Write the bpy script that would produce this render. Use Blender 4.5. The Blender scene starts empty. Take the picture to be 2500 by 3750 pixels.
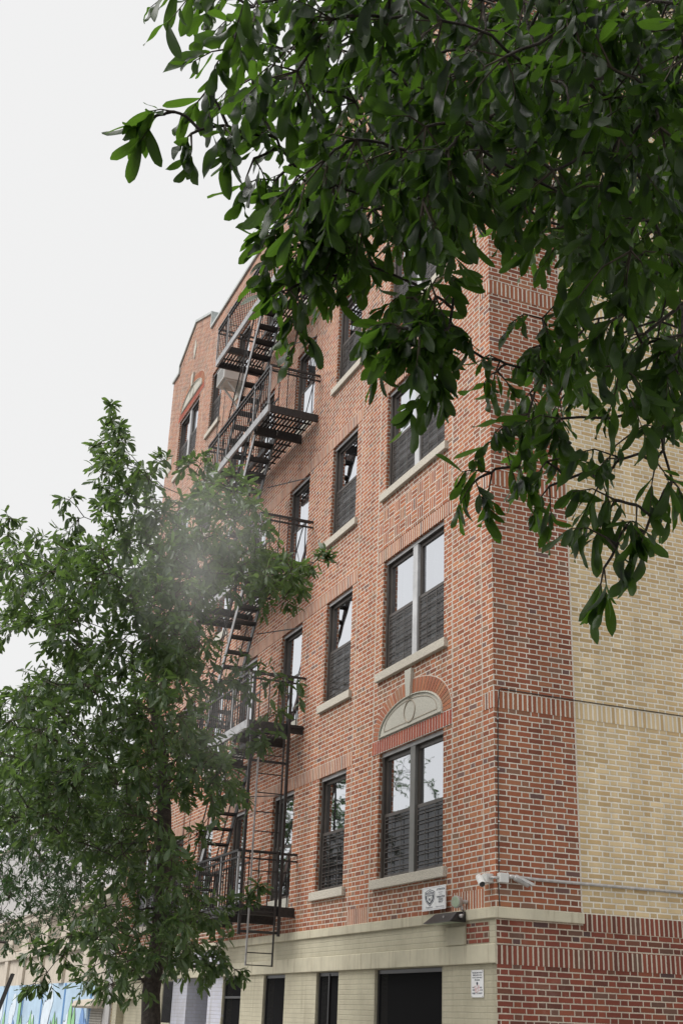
import bpy, math, random
import numpy as np
from mathutils import Vector, Matrix

# ------------------------------------------------------------------ camera, sky, sun, exposure
SC = bpy.context.scene
COL = SC.collection
CAM = np.array([12.6123782, -7.13729237, -1.75962278])
YAW, PITCH, ROLL, FPX = 2.75866748, 0.393560419, 0.0390465565, 4471.85   # focal length in photo pixels (photo 2500 x 3750)
_f = np.array([math.cos(PITCH)*math.cos(YAW), math.cos(PITCH)*math.sin(YAW), math.sin(PITCH)])
_r = np.array([math.sin(YAW), -math.cos(YAW), 0.0]); _u = np.cross(_r, _f)
AR = math.cos(ROLL)*_r + math.sin(ROLL)*_u
AU = -math.sin(ROLL)*_r + math.cos(ROLL)*_u
AF = _f
cd = bpy.data.cameras.new('camera'); cam = bpy.data.objects.new('camera', cd); COL.objects.link(cam)
cd.sensor_fit = 'AUTO'; cd.sensor_width = 36.0; cd.lens = FPX/3750*36; cd.clip_start = 0.05; cd.clip_end = 3000
M = Matrix(((AR[0], AU[0], -AF[0], CAM[0]), (AR[1], AU[1], -AF[1], CAM[1]), (AR[2], AU[2], -AF[2], CAM[2]), (0, 0, 0, 1)))
cam.matrix_world = M
SC.camera = cam

SUN_EL, SUN_AZ = math.radians(52), math.radians(-104)      # azimuth of the sun seen from the origin (math angle, -90 = street side)
w = bpy.data.worlds.new('World'); SC.world = w; w.use_nodes = True
nt = w.node_tree; nt.nodes.clear()
sky = nt.nodes.new('ShaderNodeTexSky'); sky.sky_type = 'NISHITA'; sky.sun_disc = False
sky.sun_elevation = SUN_EL; sky.sun_rotation = math.pi/2 - SUN_AZ
sky.air_density = 1.0; sky.dust_density = 6.0; sky.altitude = 0
hs = nt.nodes.new('ShaderNodeHueSaturation'); hs.inputs['Saturation'].default_value = 0.08
mx = nt.nodes.new('ShaderNodeMix'); mx.data_type = 'RGBA'; mx.inputs[0].default_value = 0.94   # thick overcast hides nearly all of the clear sky
mx.inputs[7].default_value = (3.98, 3.98, 3.98, 1)
bg = nt.nodes.new('ShaderNodeBackground'); bg.inputs['Strength'].default_value = 0.1
wo = nt.nodes.new('ShaderNodeOutputWorld')
nt.links.new(sky.outputs[0], hs.inputs['Color']); nt.links.new(hs.outputs[0], mx.inputs[6])
nt.links.new(mx.outputs[2], bg.inputs['Color']); nt.links.new(bg.outputs[0], wo.inputs['Surface'])
sd = bpy.data.lights.new('sun', 'SUN'); sd.energy = 1.5; sd.angle = math.radians(50); sd.color = (1.0, 0.97, 0.93)
sun = bpy.data.objects.new('sun', sd); COL.objects.link(sun)
sdir = Vector((math.cos(SUN_EL)*math.cos(SUN_AZ), math.cos(SUN_EL)*math.sin(SUN_AZ), math.sin(SUN_EL)))
sun.rotation_euler = sdir.to_track_quat('Z', 'Y').to_euler(); sun.location = (0, -20, 40)
vs = SC.view_settings; vs.view_transform = 'Standard'; vs.look = 'None'; vs.gamma = 1; vs.exposure = 1.15
SC.display_settings.display_device = 'sRGB'
SC.cycles.max_bounces = 8; SC.cycles.transparent_max_bounces = 16; SC.cycles.volume_bounces = 1
SC.cycles.volume_step_rate = 1.0; SC.cycles.volume_max_steps = 256

GROUND = -3.36
rnd = random.Random(7)
nrg = np.random.default_rng(11)

# ------------------------------------------------------------------ helpers
def ray(u, v):
    return AR*(u-1250)/FPX - AU*(v-1875)/FPX + AF
def deep(u, v, d):                       # point of the place seen at photo pixel u,v at distance d along the view axis
    return CAM + ray(u, v)*d
def on_y(u, v, y):
    d = ray(u, v); return CAM + d*((y-CAM[1])/d[1])

def props(o, label=None, cat=None, group=None, kind=None):
    if label: o['label'] = label
    if cat: o['category'] = cat
    if group: o['group'] = group
    if kind: o['kind'] = kind
    return o
def empty(name, loc, label, cat, group=None):
    o = bpy.data.objects.new(name, None); COL.objects.link(o); o.location = loc; o.empty_display_size = 0.3
    props(o, label, cat, group); o['_o'] = list(loc); return o

class MB:
    """collects faces in world coordinates"""
    def __init__(s): s.v = []; s.f = []; s.m = []
    def box(s, x0, x1, y0, y1, z0, z1, m=0):
        if x0 > x1: x0, x1 = x1, x0
        if y0 > y1: y0, y1 = y1, y0
        if z0 > z1: z0, z1 = z1, z0
        n = len(s.v)
        s.v += [(x0,y0,z0),(x1,y0,z0),(x1,y1,z0),(x0,y1,z0),(x0,y0,z1),(x1,y0,z1),(x1,y1,z1),(x0,y1,z1)]
        s.f += [(n,n+3,n+2,n+1),(n+4,n+5,n+6,n+7),(n,n+1,n+5,n+4),(n+1,n+2,n+6,n+5),(n+2,n+3,n+7,n+6),(n+3,n,n+4,n+7)]
        s.m += [m]*6; return s
    def quad(s, a, b, c, d, m=0):
        n = len(s.v); s.v += [tuple(a),tuple(b),tuple(c),tuple(d)]; s.f.append((n,n+1,n+2,n+3)); s.m.append(m); return s
    def prism(s, poly, y0, y1, m=0, axis='y'):
        """polygon in (x,z) extruded along y (or (y,z) extruded along x, or (x,y) along z)"""
        n = len(s.v); k = len(poly)
        for yy in (y0, y1):
            for a, b in poly:
                s.v.append((a,yy,b) if axis == 'y' else ((yy,a,b) if axis == 'x' else (a,b,yy)))
        s.f.append(tuple(range(n, n+k))); s.f.append(tuple(range(n+2*k-1, n+k-1, -1)))
        for i in range(k):
            j = (i+1) % k; s.f.append((n+i, n+k+i, n+k+j, n+j))
        s.m += [m]*(k+2); return s
    def bar(s, a, b, w=0.02, h=None, m=0, up=(0,0,1)):
        """rectangular bar from a to b"""
        h = h or w
        a = np.array(a, float); b = np.array(b, float); d = b-a; L = np.linalg.norm(d)
        if L < 1e-6: return s
        d /= L; up = np.array(up, float)
        if abs(d@up) > 0.98: up = np.array((1., 0, 0))
        x = np.cross(d, up); x /= np.linalg.norm(x); z = np.cross(x, d)
        n = len(s.v)
        for p in (a, b):
            for sx, sz in ((-1,-1),(1,-1),(1,1),(-1,1)):
                s.v.append(tuple(p + x*sx*w/2 + z*sz*h/2))
        s.f += [(n,n+1,n+2,n+3),(n+7,n+6,n+5,n+4),(n,n+4,n+5,n+1),(n+1,n+5,n+6,n+2),(n+2,n+6,n+7,n+3),(n+3,n+7,n+4,n)]
        s.m += [m]*6; return s
    def tube(s, pts, rad, k=8, m=0, cap=True):
        pts = [np.array(p, float) for p in pts]; N = len(pts)
        if not hasattr(rad, '__len__'): rad = [rad]*N
        t0 = pts[1]-pts[0]; t0 = t0/np.linalg.norm(t0)
        ref = np.array((0,0,1.)) if abs(t0[2]) < .9 else np.array((1.,0,0))
        x = np.cross(t0, ref); x /= np.linalg.norm(x)
        n0 = len(s.v)
        for i in range(N):
            t = pts[min(i+1, N-1)] - pts[max(i-1, 0)]; t = t/(np.linalg.norm(t)+1e-12)
            x = x - t*(x@t); x /= (np.linalg.norm(x)+1e-12); y = np.cross(t, x)
            for j in range(k):
                a = 2*math.pi*j/k; s.v.append(tuple(pts[i] + rad[i]*(x*math.cos(a)+y*math.sin(a))))
        for i in range(N-1):
            for j in range(k):
                a = n0+i*k+j; b = n0+i*k+(j+1) % k
                s.f.append((a, b, b+k, a+k)); s.m.append(m)
        if cap:
            s.f.append(tuple(n0+j for j in range(k-1,-1,-1))); s.f.append(tuple(n0+(N-1)*k+j for j in range(k))); s.m += [m, m]
        return s
    def build(s, name, mats, parent=None, smooth=False, bevel=0.0, label=None):
        if not isinstance(mats, (list, tuple)): mats = [mats]
        o0 = np.array(parent_origin(parent)) if parent is not None else np.zeros(3)
        me = bpy.data.meshes.new(name)
        me.from_pydata([tuple(np.array(p)-o0) for p in s.v], [], s.f)
        for mt in mats: me.materials.append(mt)
        if len(mats) > 1:
            me.polygons.foreach_set('material_index', s.m)
        if smooth: me.polygons.foreach_set('use_smooth', [True]*len(me.polygons))
        me.update()
        ob = bpy.data.objects.new(name, me); COL.objects.link(ob)
        if parent is not None: ob.parent = parent
        if bevel > 0:
            md = ob.modifiers.new('Bevel', 'BEVEL'); md.width = bevel; md.segments = 2; md.limit_method = 'ANGLE'; md.angle_limit = math.radians(50)
        if label: ob['label'] = label
        return ob
def pieces(mb, name, mat, parent):
    """every connected piece of mb becomes an object of its own"""
    par = list(range(len(mb.v)))
    def find(a):
        while par[a] != a: par[a] = par[par[a]]; a = par[a]
        return a
    for f in mb.f:
        for a in f[1:]: par[find(a)] = find(f[0])
    groups = {}
    for f in mb.f: groups.setdefault(find(f[0]), []).append(f)
    for fs in groups.values():
        q = MB(); idx = {}
        for f in fs:
            for a in f:
                if a not in idx: idx[a] = len(q.v); q.v.append(mb.v[a])
            q.f.append(tuple(idx[a] for a in f)); q.m.append(0)
        q.build(name, mat, parent)
def parent_origin(p):
    while p.parent is not None: p = p.parent
    return p['_o'] if '_o' in p else (0, 0, 0)

# ------------------------------------------------------------------ node helpers
class E_:
    """tiny expression wrapper for shader math"""
    nt = None
    def __init__(s, sock): s.k = sock
    @staticmethod
    def op(o, *a):
        n = E_.nt.nodes.new('ShaderNodeMath'); n.operation = o
        for i, x in enumerate(a):
            if isinstance(x, E_): E_.nt.links.new(x.k, n.inputs[i])
            else: n.inputs[i].default_value = float(x)
        return E_(n.outputs[0])
    def __add__(s, o): return E_.op('ADD', s, o)
    __radd__ = __add__
    def __sub__(s, o): return E_.op('SUBTRACT', s, o)
    def __rsub__(s, o): return E_.op('SUBTRACT', o, s)
    def __mul__(s, o): return E_.op('MULTIPLY', s, o)
    __rmul__ = __mul__
    def __truediv__(s, o): return E_.op('DIVIDE', s, o)
    def floor(s): return E_.op('FLOOR', s)
    def mod(s, o): return E_.op('FLOORED_MODULO', s, o)
    def gt(s, o): return E_.op('GREATER_THAN', s, o)
    def min(s, o): return E_.op('MINIMUM', s, o)
    def max(s, o): return E_.op('MAXIMUM', s, o)
    def abs(s): return E_.op('ABSOLUTE', s)
def sel(c, a, b): return a*c + b*(1-c) if isinstance(a, E_) else (E_.op('MULTIPLY', c, a) + (1-c)*b)
def smooth(x, lo, hi):
    n = E_.nt.nodes.new('ShaderNodeMapRange'); n.interpolation_type = 'SMOOTHSTEP'
    E_.nt.links.new(x.k, n.inputs[0]); n.inputs[1].default_value = lo; n.inputs[2].default_value = hi
    return E_(n.outputs[0])
def noise(vec, scale, detail=3, rough=0.5, four=None):
    n = E_.nt.nodes.new('ShaderNodeTexNoise'); n.inputs['Scale'].default_value = scale
    n.inputs['Detail'].default_value = detail; n.inputs['Roughness'].default_value = rough
    if vec is not None: E_.nt.links.new(vec, n.inputs['Vector'])
    return E_(n.outputs[0])
def white(x, y):
    c = E_.nt.nodes.new('ShaderNodeCombineXYZ')
    E_.nt.links.new(x.k, c.inputs[0]); E_.nt.links.new(y.k, c.inputs[1])
    n = E_.nt.nodes.new('ShaderNodeTexWhiteNoise'); n.noise_dimensions = '2D'
    E_.nt.links.new(c.outputs[0], n.inputs['Vector']); return E_(n.outputs[0])
def ramp(f, stops, const=False):
    n = E_.nt.nodes.new('ShaderNodeValToRGB'); cr = n.color_ramp
    cr.interpolation = 'CONSTANT' if const else 'LINEAR'
    while len(cr.elements) < len(stops): cr.elements.new(0.5)
    for e, (p, c) in zip(cr.elements, stops): e.position = p; e.color = (*c, 1)
    E_.nt.links.new(f.k, n.inputs[0]); return n.outputs[0]
def mixc(f, a, b, mode='MIX'):
    n = E_.nt.nodes.new('ShaderNodeMix'); n.data_type = 'RGBA'; n.blend_type = mode
    if isinstance(f, E_): E_.nt.links.new(f.k, n.inputs[0])
    else: n.inputs[0].default_value = f
    for i, c in ((6, a), (7, b)):
        if isinstance(c, tuple): n.inputs[i].default_value = (*c, 1)
        else: E_.nt.links.new(c, n.inputs[i])
    return n.outputs[2]
def newmat(name):
    m = bpy.data.materials.new(name); m.use_nodes = True
    E_.nt = m.node_tree; b = m.node_tree.nodes['Principled BSDF']
    return m, b
def setc(b, c):
    if isinstance(c, tuple): b.inputs['Base Color'].default_value = (*c, 1)
    else: E_.nt.links.new(c, b.inputs['Base Color'])
def bump(b, h, dist=0.005, strength=1.0):
    n = E_.nt.nodes.new('ShaderNodeBump'); n.inputs['Distance'].default_value = dist; n.inputs['Strength'].default_value = strength
    E_.nt.links.new(h.k, n.inputs['Height']); E_.nt.links.new(n.outputs[0], b.inputs['Normal'])
def pos():
    g = E_.nt.nodes.new('ShaderNodeNewGeometry'); s = E_.nt.nodes.new('ShaderNodeSeparateXYZ')
    E_.nt.links.new(g.outputs['Position'], s.inputs[0])
    t = E_.nt.nodes.new('ShaderNodeSeparateXYZ'); E_.nt.links.new(g.outputs['True Normal'], t.inputs[0])
    return g, [E_(s.outputs[i]) for i in range(3)], [E_(t.outputs[i]) for i in range(3)]

COLS = {'C':(-3.30,-1.31,2),'B':(-5.60,-4.5,1),'A':(-7.77,-6.72,1),'D':(-10.07,-9.12,1),'E':(-12.22,-11.24,1),'F':(-14.32,-13.34,1),'H':(-17.34,-15.42,2)}
CH, PER, JT = 0.0655, 0.311, 0.0135
RED = [(0.0,(0.22,0.078,0.048)),(0.10,(0.32,0.110,0.060)),(0.28,(0.38,0.136,0.068)),(0.48,(0.41,0.158,0.076)),(0.64,(0.34,0.112,0.058)),
       (0.76,(0.45,0.205,0.105)),(0.87,(0.33,0.172,0.100)),(0.935,(0.25,0.155,0.105)),(0.98,(0.14,0.10,0.098))]
DARKRED = [(0.0,(0.105,0.040,0.030)),(0.16,(0.185,0.050,0.034)),(0.34,(0.235,0.062,0.038)),(0.52,(0.20,0.054,0.036)),(0.66,(0.255,0.080,0.045)),
       (0.78,(0.16,0.072,0.048)),(0.88,(0.13,0.080,0.060)),(0.955,(0.072,0.055,0.056))]
YEL = [(0.0,(0.54,0.42,0.245)),(0.2,(0.60,0.485,0.30)),(0.38,(0.47,0.35,0.19)),(0.55,(0.57,0.46,0.28)),(0.72,(0.50,0.385,0.215)),(0.88,(0.55,0.44,0.26))]
NEWRED = [(0.0,(0.36,0.085,0.048)),(0.4,(0.42,0.10,0.052)),(0.7,(0.33,0.072,0.044))]
def soften(stops, mean, k): return [(p, tuple(a*(1-k)+m*k for a, m in zip(c, mean))) for p, c in stops]
RED = [(p, (c[0]*1.03, c[1]*1.0, c[2]*1.02)) for p, c in soften(RED, (0.355, 0.155, 0.085), 0.26)]; DARKRED = soften(DARKRED, (0.190, 0.068, 0.047), 0.25); YEL = [(p, (c[0]*1.07, c[1]*1.02, c[2]*.98)) for p, c in YEL]
def brickmat(name, stops, mode='flemish', mortar=(0.62,0.565,0.49), paint=None, soft=False, z0=0.0, yellow=False):
    m, b = newmat(name)
    g, (X, Y, Z), (nx, ny, nz) = pos()
    side = nx.abs().gt(0.5)
    # uneven edges
    wob = noise(g.outputs['Position'], 22, 2); wob2 = noise(g.outputs['Position'], 60, 2)
    U = sel(side, Y, X) + (wob-0.5)*0.006
    V = Z + (noise(g.outputs['Position'], 3.0, 2)-0.5)*0.010 + (wob2-0.5)*0.005 - z0
    if mode == 'soldier':
        cell = (U/0.0665).floor(); fu = U - cell*0.0665
        d = (fu.min(0.0665-fu)) - 0.0105
        idv = white(cell, side); idw = white(cell, side+3.0)
    else:
        row = (V/CH).floor(); fv = V - row*CH
        jit = (white(row, side+7.0)-0.5)*0.05
        uu = U/PER + row.mod(2.0)*0.5 + jit; cell = uu.floor(); fu = (uu-cell)*PER
        sl = PER*0.66
        isH = fu.gt(sl); lu = fu - isH*sl; wd = sl + isH*(PER-2*sl)
        du = lu.min(wd-lu); dv = fv.min(CH-fv)
        if mode == 'basket':
            B = 0.1965
            cu = (U/B).floor(); cv = (V/B).floor(); chk = (cu+cv).mod(2.0)
            lu2 = U-cu*B; lv2 = V-cv*B
            p_ = sel(chk, lu2, lv2); k_ = (p_/(B/3)).floor(); fp = p_-k_*(B/3)
            q_ = sel(chk, lv2, lu2)
            d = fp.min(B/3-fp).min(q_.min(B-q_)) - JT/2
            idv = white(cu*3+k_, cv+chk*17.0); idw = white(cu*5+k_, cv+9.0)
        else:
            d = du.min(dv) - JT/2
            idv = white(cell*2+isH, row+side*50.0); idw = white(cell*2+isH+11.0, row)
    mask = smooth(d + (wob2-0.5)*0.004 + (wob-0.5)*0.004, -0.0016, 0.0026)          # 1 = brick
    grain = noise(g.outputs['Position'], 160, 4, 0.7); big = noise(g.outputs['Position'], 0.6, 3)
    col = ramp(idv, stops, const=True)
    mp = E_.nt.nodes.new('ShaderNodeMapping'); mp.inputs['Scale'].default_value = (1, 1, 0.10)
    E_.nt.links.new(g.outputs['Position'], mp.inputs[0]); strk = noise(mp.outputs[0], 3.5, 4, 0.65)
    shade = 0.86 + idw*0.22 + (grain-0.5)*0.45 + (big-0.5)*0.45 + (strk-0.5)*0.40
    def scale(c, f):
        n = E_.nt.nodes.new('ShaderNodeVectorMath'); n.operation = 'SCALE'
        if isinstance(c, tuple):
            cc = E_.nt.nodes.new('ShaderNodeRGB'); cc.outputs[0].default_value = (*c, 1); c = cc.outputs[0]
        E_.nt.links.new(c, n.inputs[0]); E_.nt.links.new(f.k, n.inputs['Scale']); return n.outputs[0]
    col = scale(col, shade)
    if name == 'red_brick':
        # wet run-off marks on the brick below every sill
        t_ = (0.0-Z-0.13).mod(2.92); inx = None
        for (xa_, xb_, _) in COLS.values():
            q_ = (X).gt(xa_-0.12)*(1-X.gt(xb_+0.12)); inx = q_ if inx is None else inx+q_
        mp2 = E_.nt.nodes.new('ShaderNodeMapping'); mp2.inputs['Scale'].default_value = (1, 1, 0.06)
        E_.nt.links.new(g.outputs['Position'], mp2.inputs[0]); s2 = noise(mp2.outputs[0], 16, 3, 0.6)
        run = inx*(1-smooth(t_, 0.02, 0.55))*smooth(s2, 0.32, 0.62)
        col = mixc(run*0.55, col, (0.13,0.085,0.065))
    bloom = smooth(noise(g.outputs['Position'], 0.9, 5, .7), .58, .80)*smooth(noise(g.outputs['Position'], 9.0, 3, .6), .42, .70)
    if paint is None: col = mixc(bloom*0.30, col, (0.50,0.42,0.37))
    mc = scale(mortar, 0.82 + (strk-0.5)*0.8 + (noise(g.outputs['Position'], 5, 3)-0.5)*0.3 + (grain-0.5)*0.25 + 0.18)
    if paint is None:
        if yellow:
            mask = smooth(d + (wob2-0.5)*0.004, -0.001, 0.006)
        setc(b, mixc(mask, mc, col))
    else:
        dirt = smooth(noise(g.outputs['Position'], 2.2, 5, 0.65), 0.35, 0.75)
        sp = smooth(noise(g.outputs['Position'], 45, 3, 0.6), 0.62, 0.72)
        base = mixc(smooth(noise(g.outputs['Position'], 1.1, 3), 0.3, 0.7), paint, tuple(c*0.86 for c in paint))
        if name.startswith('cream'):
            # lavender repaint of the doorway bay
            e = (noise(g.outputs['Position'], 6, 3)-0.5)*0.18
            inb = (X+e).gt(-13.35)*(1-(X+e).gt(-10.0))*(1-Z.gt(-0.665))
            base = mixc(inb, base, (0.56,0.57,0.66))
        base = mixc(dirt*0.30, base, (0.33,0.29,0.21))
        base = mixc(sp*0.35, base, (0.27,0.22,0.15))
        base = mixc(smooth(strk, .52, .75)*0.45, base, (0.26,0.23,0.165))
        setc(b, mixc((1-mask)*0.24, base, (0.33,0.31,0.25)))
    b.inputs['Roughness'].default_value = 0.88; b.inputs['Specular IOR Level'].default_value = 0.25
    bump(b, mask*(0.5 if soft else 1.0) + grain*0.35 + wob2*0.3, 0.006, 0.9)
    return m
def plain(name, col, rough=0.6, metal=0.0, spec=0.5, nscale=8, namt=0.15, bscale=None, bamt=0.002, dirt=None, streak=False):
    m, b = newmat(name); g, P3, N3 = pos()
    n = noise(g.outputs['Position'], nscale, 4, 0.6)
    lo = tuple(max(0, c*(1-namt)) for c in col); hi = tuple(min(1, c*(1+namt)) for c in col)
    c = mixc(smooth(n, 0.25, 0.75), lo, hi)
    if dirt:
        if streak:
            mp = E_.nt.nodes.new('ShaderNodeMapping'); mp.inputs['Scale'].default_value = (1, 1, 0.08)
            E_.nt.links.new(g.outputs['Position'], mp.inputs[0]); dn = noise(mp.outputs[0], 14, 4, 0.65)
        else: dn = noise(g.outputs['Position'], nscale*2.3, 5, 0.7)
        c = mixc(smooth(dn, 0.5, 0.72)*dirt[1], c, dirt[0])
    setc(b, c)
    b.inputs['Roughness'].default_value = rough; b.inputs['Metallic'].default_value = metal; b.inputs['Specular IOR Level'].default_value = spec
    if bscale: bump(b, noise(g.outputs['Position'], bscale, 4, 0.65), bamt, 1.0)
    return m

MAT = {}
MAT['red'] = brickmat('red_brick', RED)
MAT['redS'] = brickmat('red_brick_soldier', RED, 'soldier')
MAT['redB'] = brickmat('red_brick_basket_weave', RED, 'basket', z0=4.95)
MAT['side'] = brickmat('side_red_brick', [(p, tuple(c*k for c, k in zip(q, (0.80,0.78,0.80)))) for p, q in RED])  # front red brick dimmed: the side's weaker light is put into its colour
MAT['sideS'] = brickmat('side_red_brick_soldier', [(p, tuple(c*k for c, k in zip(q, (0.80,0.78,0.80)))) for p, q in RED], 'soldier')  # same brick with the side's shade in its colour
MAT['dark'] = brickmat('dark_red_brick', DARKRED, mortar=(0.50,0.43,0.35))
MAT['darkS'] = brickmat('dark_red_brick_soldier', DARKRED, 'soldier', mortar=(0.50,0.43,0.35))
MAT['yel'] = brickmat('buff_brick', YEL, mortar=(0.72,0.67,0.57), yellow=True)
MAT['yelS'] = brickmat('buff_brick_soldier', YEL, 'soldier', mortar=(0.72,0.67,0.57), yellow=True)
MAT['cream'] = brickmat('cream_painted_brick', RED, paint=(0.55,0.51,0.385), soft=True)
MAT['lav'] = brickmat('lavender_painted_brick', RED, paint=(0.56,0.57,0.66), soft=True)
MAT['stucco'] = plain('cream_painted_stone', (0.54,0.50,0.38), 0.85, nscale=2.5, namt=0.10, bscale=60, bamt=0.004, dirt=((0.30,0.25,0.17), 0.55), streak=True)
MAT['stone'] = plain('speckled_limestone', (0.53,0.49,0.42), 0.85, nscale=70, namt=0.35, bscale=120, bamt=0.003, dirt=((0.22,0.17,0.10), 0.5))
MAT['tymp'] = plain('pale_cast_stone', (0.50,0.48,0.42), 0.8, nscale=60, namt=0.14, bscale=120, bamt=0.002, dirt=((0.32,0.28,0.20), 0.35))
MAT['palemortar'] = plain('fresh_mortar', (0.74,0.70,0.64), 0.9, nscale=40, namt=0.08)
MAT['mortar'] = plain('mortar', (0.58,0.52,0.45), 0.9, nscale=40, namt=0.12, bscale=150, bamt=0.002)
MAT['bronze'] = plain('bronze_window_metal', (0.085,0.073,0.066), 0.38, 0.25, 0.5, nscale=3, namt=0.2)
MAT['mull'] = plain('grey_mullion_metal', (0.50,0.50,0.51), 0.40, 0.1, 0.5, nscale=2, namt=0.2)
MAT['blackmetal'] = plain('black_painted_iron', (0.022,0.021,0.022), 0.42, 0.0, 0.5, nscale=25, namt=0.4, bscale=90, bamt=0.003, dirt=((0.10,0.085,0.075), 0.35))
MAT['greymetal'] = plain('wet_grey_painted_iron', (0.33,0.33,0.34), 0.35, 0.1, 0.6, nscale=6, namt=0.25, bscale=80, bamt=0.002, dirt=((0.08,0.07,0.065), 0.75))
MAT['cop'] = plain('weathered_metal_coping', (0.45,0.48,0.47), 0.5, 0.2, 0.5, nscale=3, namt=0.12, dirt=((0.25,0.26,0.24), 0.4))
MAT['white'] = plain('white_plastic', (0.58,0.58,0.56), 0.45, nscale=5, namt=0.06, dirt=((0.35,0.32,0.27), 0.35))
MAT['galv'] = plain('galvanised_steel', (0.42,0.41,0.40), 0.42, 0.4, 0.5, nscale=14, namt=0.2, dirt=((0.20,0.17,0.14), 0.4))
MAT['cable'] = plain('dark_cable', (0.03,0.026,0.024), 0.6, nscale=10, namt=0.2)
MAT['lampblack'] = plain('black_lamp_housing', (0.028,0.026,0.027), 0.28, 0.3, 0.5, nscale=4, namt=0.2)
MAT['glasslamp'] = plain('pale_green_lens', (0.34,0.40,0.30), 0.25, 0, 0.6, nscale=30, namt=0.1)
MAT['sign'] = plain('white_sign_enamel', (0.82,0.82,0.83), 0.4, nscale=8, namt=0.04, dirt=((0.45,0.42,0.38), 0.3))
MAT['ink'] = plain('sign_ink', (0.045,0.05,0.075), 0.6, nscale=5, namt=0.1)
MAT['fade'] = plain('faded_sign_ink', (0.34,0.34,0.37), 0.6, nscale=5, namt=0.1)
MAT['redink'] = plain('red_marker_ink', (0.55,0.05,0.05), 0.6, nscale=5, namt=0.1)
MAT['lime'] = plain('weathered_limestone', (0.52,0.46,0.385), 0.85, nscale=1.3, namt=0.12, bscale=40, bamt=0.004, dirt=((0.22,0.18,0.13), 0.6), streak=True)
MAT['limeD'] = plain('stained_limestone', (0.40,0.345,0.28), 0.85, nscale=3, namt=0.2, bscale=30, bamt=0.006, dirt=((0.20,0.16,0.12), 0.6), streak=True)
MAT['greyW'] = plain('grey_rendered_wall', (0.44,0.43,0.43), 0.85, nscale=0.8, namt=0.08, bscale=20, bamt=0.003, dirt=((0.30,0.28,0.26), 0.4), streak=True)
MAT['shut'] = plain('grey_shutter_metal', (0.36,0.34,0.30), 0.5, 0.2, nscale=5, namt=0.12, dirt=((0.16,0.13,0.10), 0.4))
MAT['blue'] = plain('sky_blue_mural_paint', (0.40,0.54,0.68), 0.6, nscale=2, namt=0.1)
MAT['blueD'] = plain('deep_blue_mural_paint', (0.07,0.19,0.40), 0.6, nscale=3, namt=0.2)
MAT['blueM'] = plain('mid_blue_mural_paint', (0.16,0.30,0.58), 0.6, nscale=3, namt=0.2)
MAT['mwhite'] = plain('white_mural_paint', (0.62,0.70,0.78), 0.6, nscale=3, namt=0.1)
MAT['mgreen'] = plain('green_mural_paint', (0.24,0.50,0.24), 0.6, nscale=4, namt=0.2)
MAT['mdark'] = plain('dark_mural_outline', (0.06,0.07,0.09), 0.6, nscale=4, namt=0.2)
MAT['door'] = plain('dark_door_paint', (0.025,0.025,0.028), 0.3, nscale=3, namt=0.2)
MAT['doorframe'] = plain('pale_door_frame', (0.50,0.51,0.56), 0.5, nscale=3, namt=0.08)
MAT['room'] = plain('dark_room_interior', (0.10,0.095,0.09), 0.9, nscale=1, namt=0.3)
MAT['asphalt'] = plain('asphalt', (0.05,0.05,0.05), 0.85, nscale=60, namt=0.3, bscale=120, bamt=0.004)
MAT['walk'] = plain('concrete_pavement', (0.33,0.32,0.30), 0.85, nscale=3, namt=0.15, bscale=80, bamt=0.002)
MAT['soil'] = plain('tree_pit_soil', (0.06,0.045,0.03), 0.95, nscale=30, namt=0.3, bscale=60, bamt=0.02)
MAT['roof'] = plain('roofing_felt', (0.09,0.09,0.09), 0.9, nscale=5, namt=0.2)
MAT['patchbrick'] = brickmat('bare_patch_brick', DARKRED, mortar=(0.40,0.35,0.28))

def glass_mat(name, base, gloss=0.5, through=0.6, tint=(0.8,0.86,0.9), floor=0.0):
    m = bpy.data.materials.new(name); m.use_nodes = True; E_.nt = t = m.node_tree; t.nodes.clear()
    out = t.nodes.new('ShaderNodeOutputMaterial')
    gl = t.nodes.new('ShaderNodeBsdfGlossy'); gl.inputs['Roughness'].default_value = 0.02; gl.inputs['Color'].default_value = (0.84,0.86,0.90,1)
    tr = t.nodes.new('ShaderNodeBsdfTransparent'); tr.inputs['Color'].default_value = (*tint, 1)
    df = t.nodes.new('ShaderNodeBsdfDiffuse'); df.inputs['Color'].default_value = (*base, 1)
    fr = t.nodes.new('ShaderNodeFresnel'); fr.inputs['IOR'].default_value = 1.5
    # slightly wavy panes
    g = t.nodes.new('ShaderNodeNewGeometry')
    nz = t.nodes.new('ShaderNodeTexNoise'); nz.inputs['Scale'].default_value = 1.6
    bp = t.nodes.new('ShaderNodeBump'); bp.inputs['Distance'].default_value = 0.003; bp.inputs['Strength'].default_value = 0.5
    t.links.new(g.outputs['Position'], nz.inputs['Vector']); t.links.new(nz.outputs[0], bp.inputs['Height']); t.links.new(bp.outputs[0], gl.inputs['Normal'])
    m1 = t.nodes.new('ShaderNodeMixShader'); m1.inputs[0].default_value = 1-through
    t.links.new(tr.outputs[0], m1.inputs[1]); t.links.new(df.outputs[0], m1.inputs[2])
    k = E_.op('MULTIPLY_ADD', E_(fr.outputs[0]), 2.0*gloss, 0.06*gloss + floor).min(0.93)
    m2 = t.nodes.new('ShaderNodeMixShader'); t.links.new(k.k, m2.inputs[0])
    t.links.new(m1.outputs[0], m2.inputs[1]); t.links.new(gl.outputs[0], m2.inputs[2]); t.links.new(m2.outputs[0], out.inputs['Surface'])
    return m
MAT['glass'] = glass_mat('window_glass', (0.05,0.055,0.06), 1.4, 0.9, floor=0.42)
MAT['screen'] = glass_mat('screened_window_glass', (0.150,0.142,0.138), 0.22, 0.50, (0.7,0.7,0.7))
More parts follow.
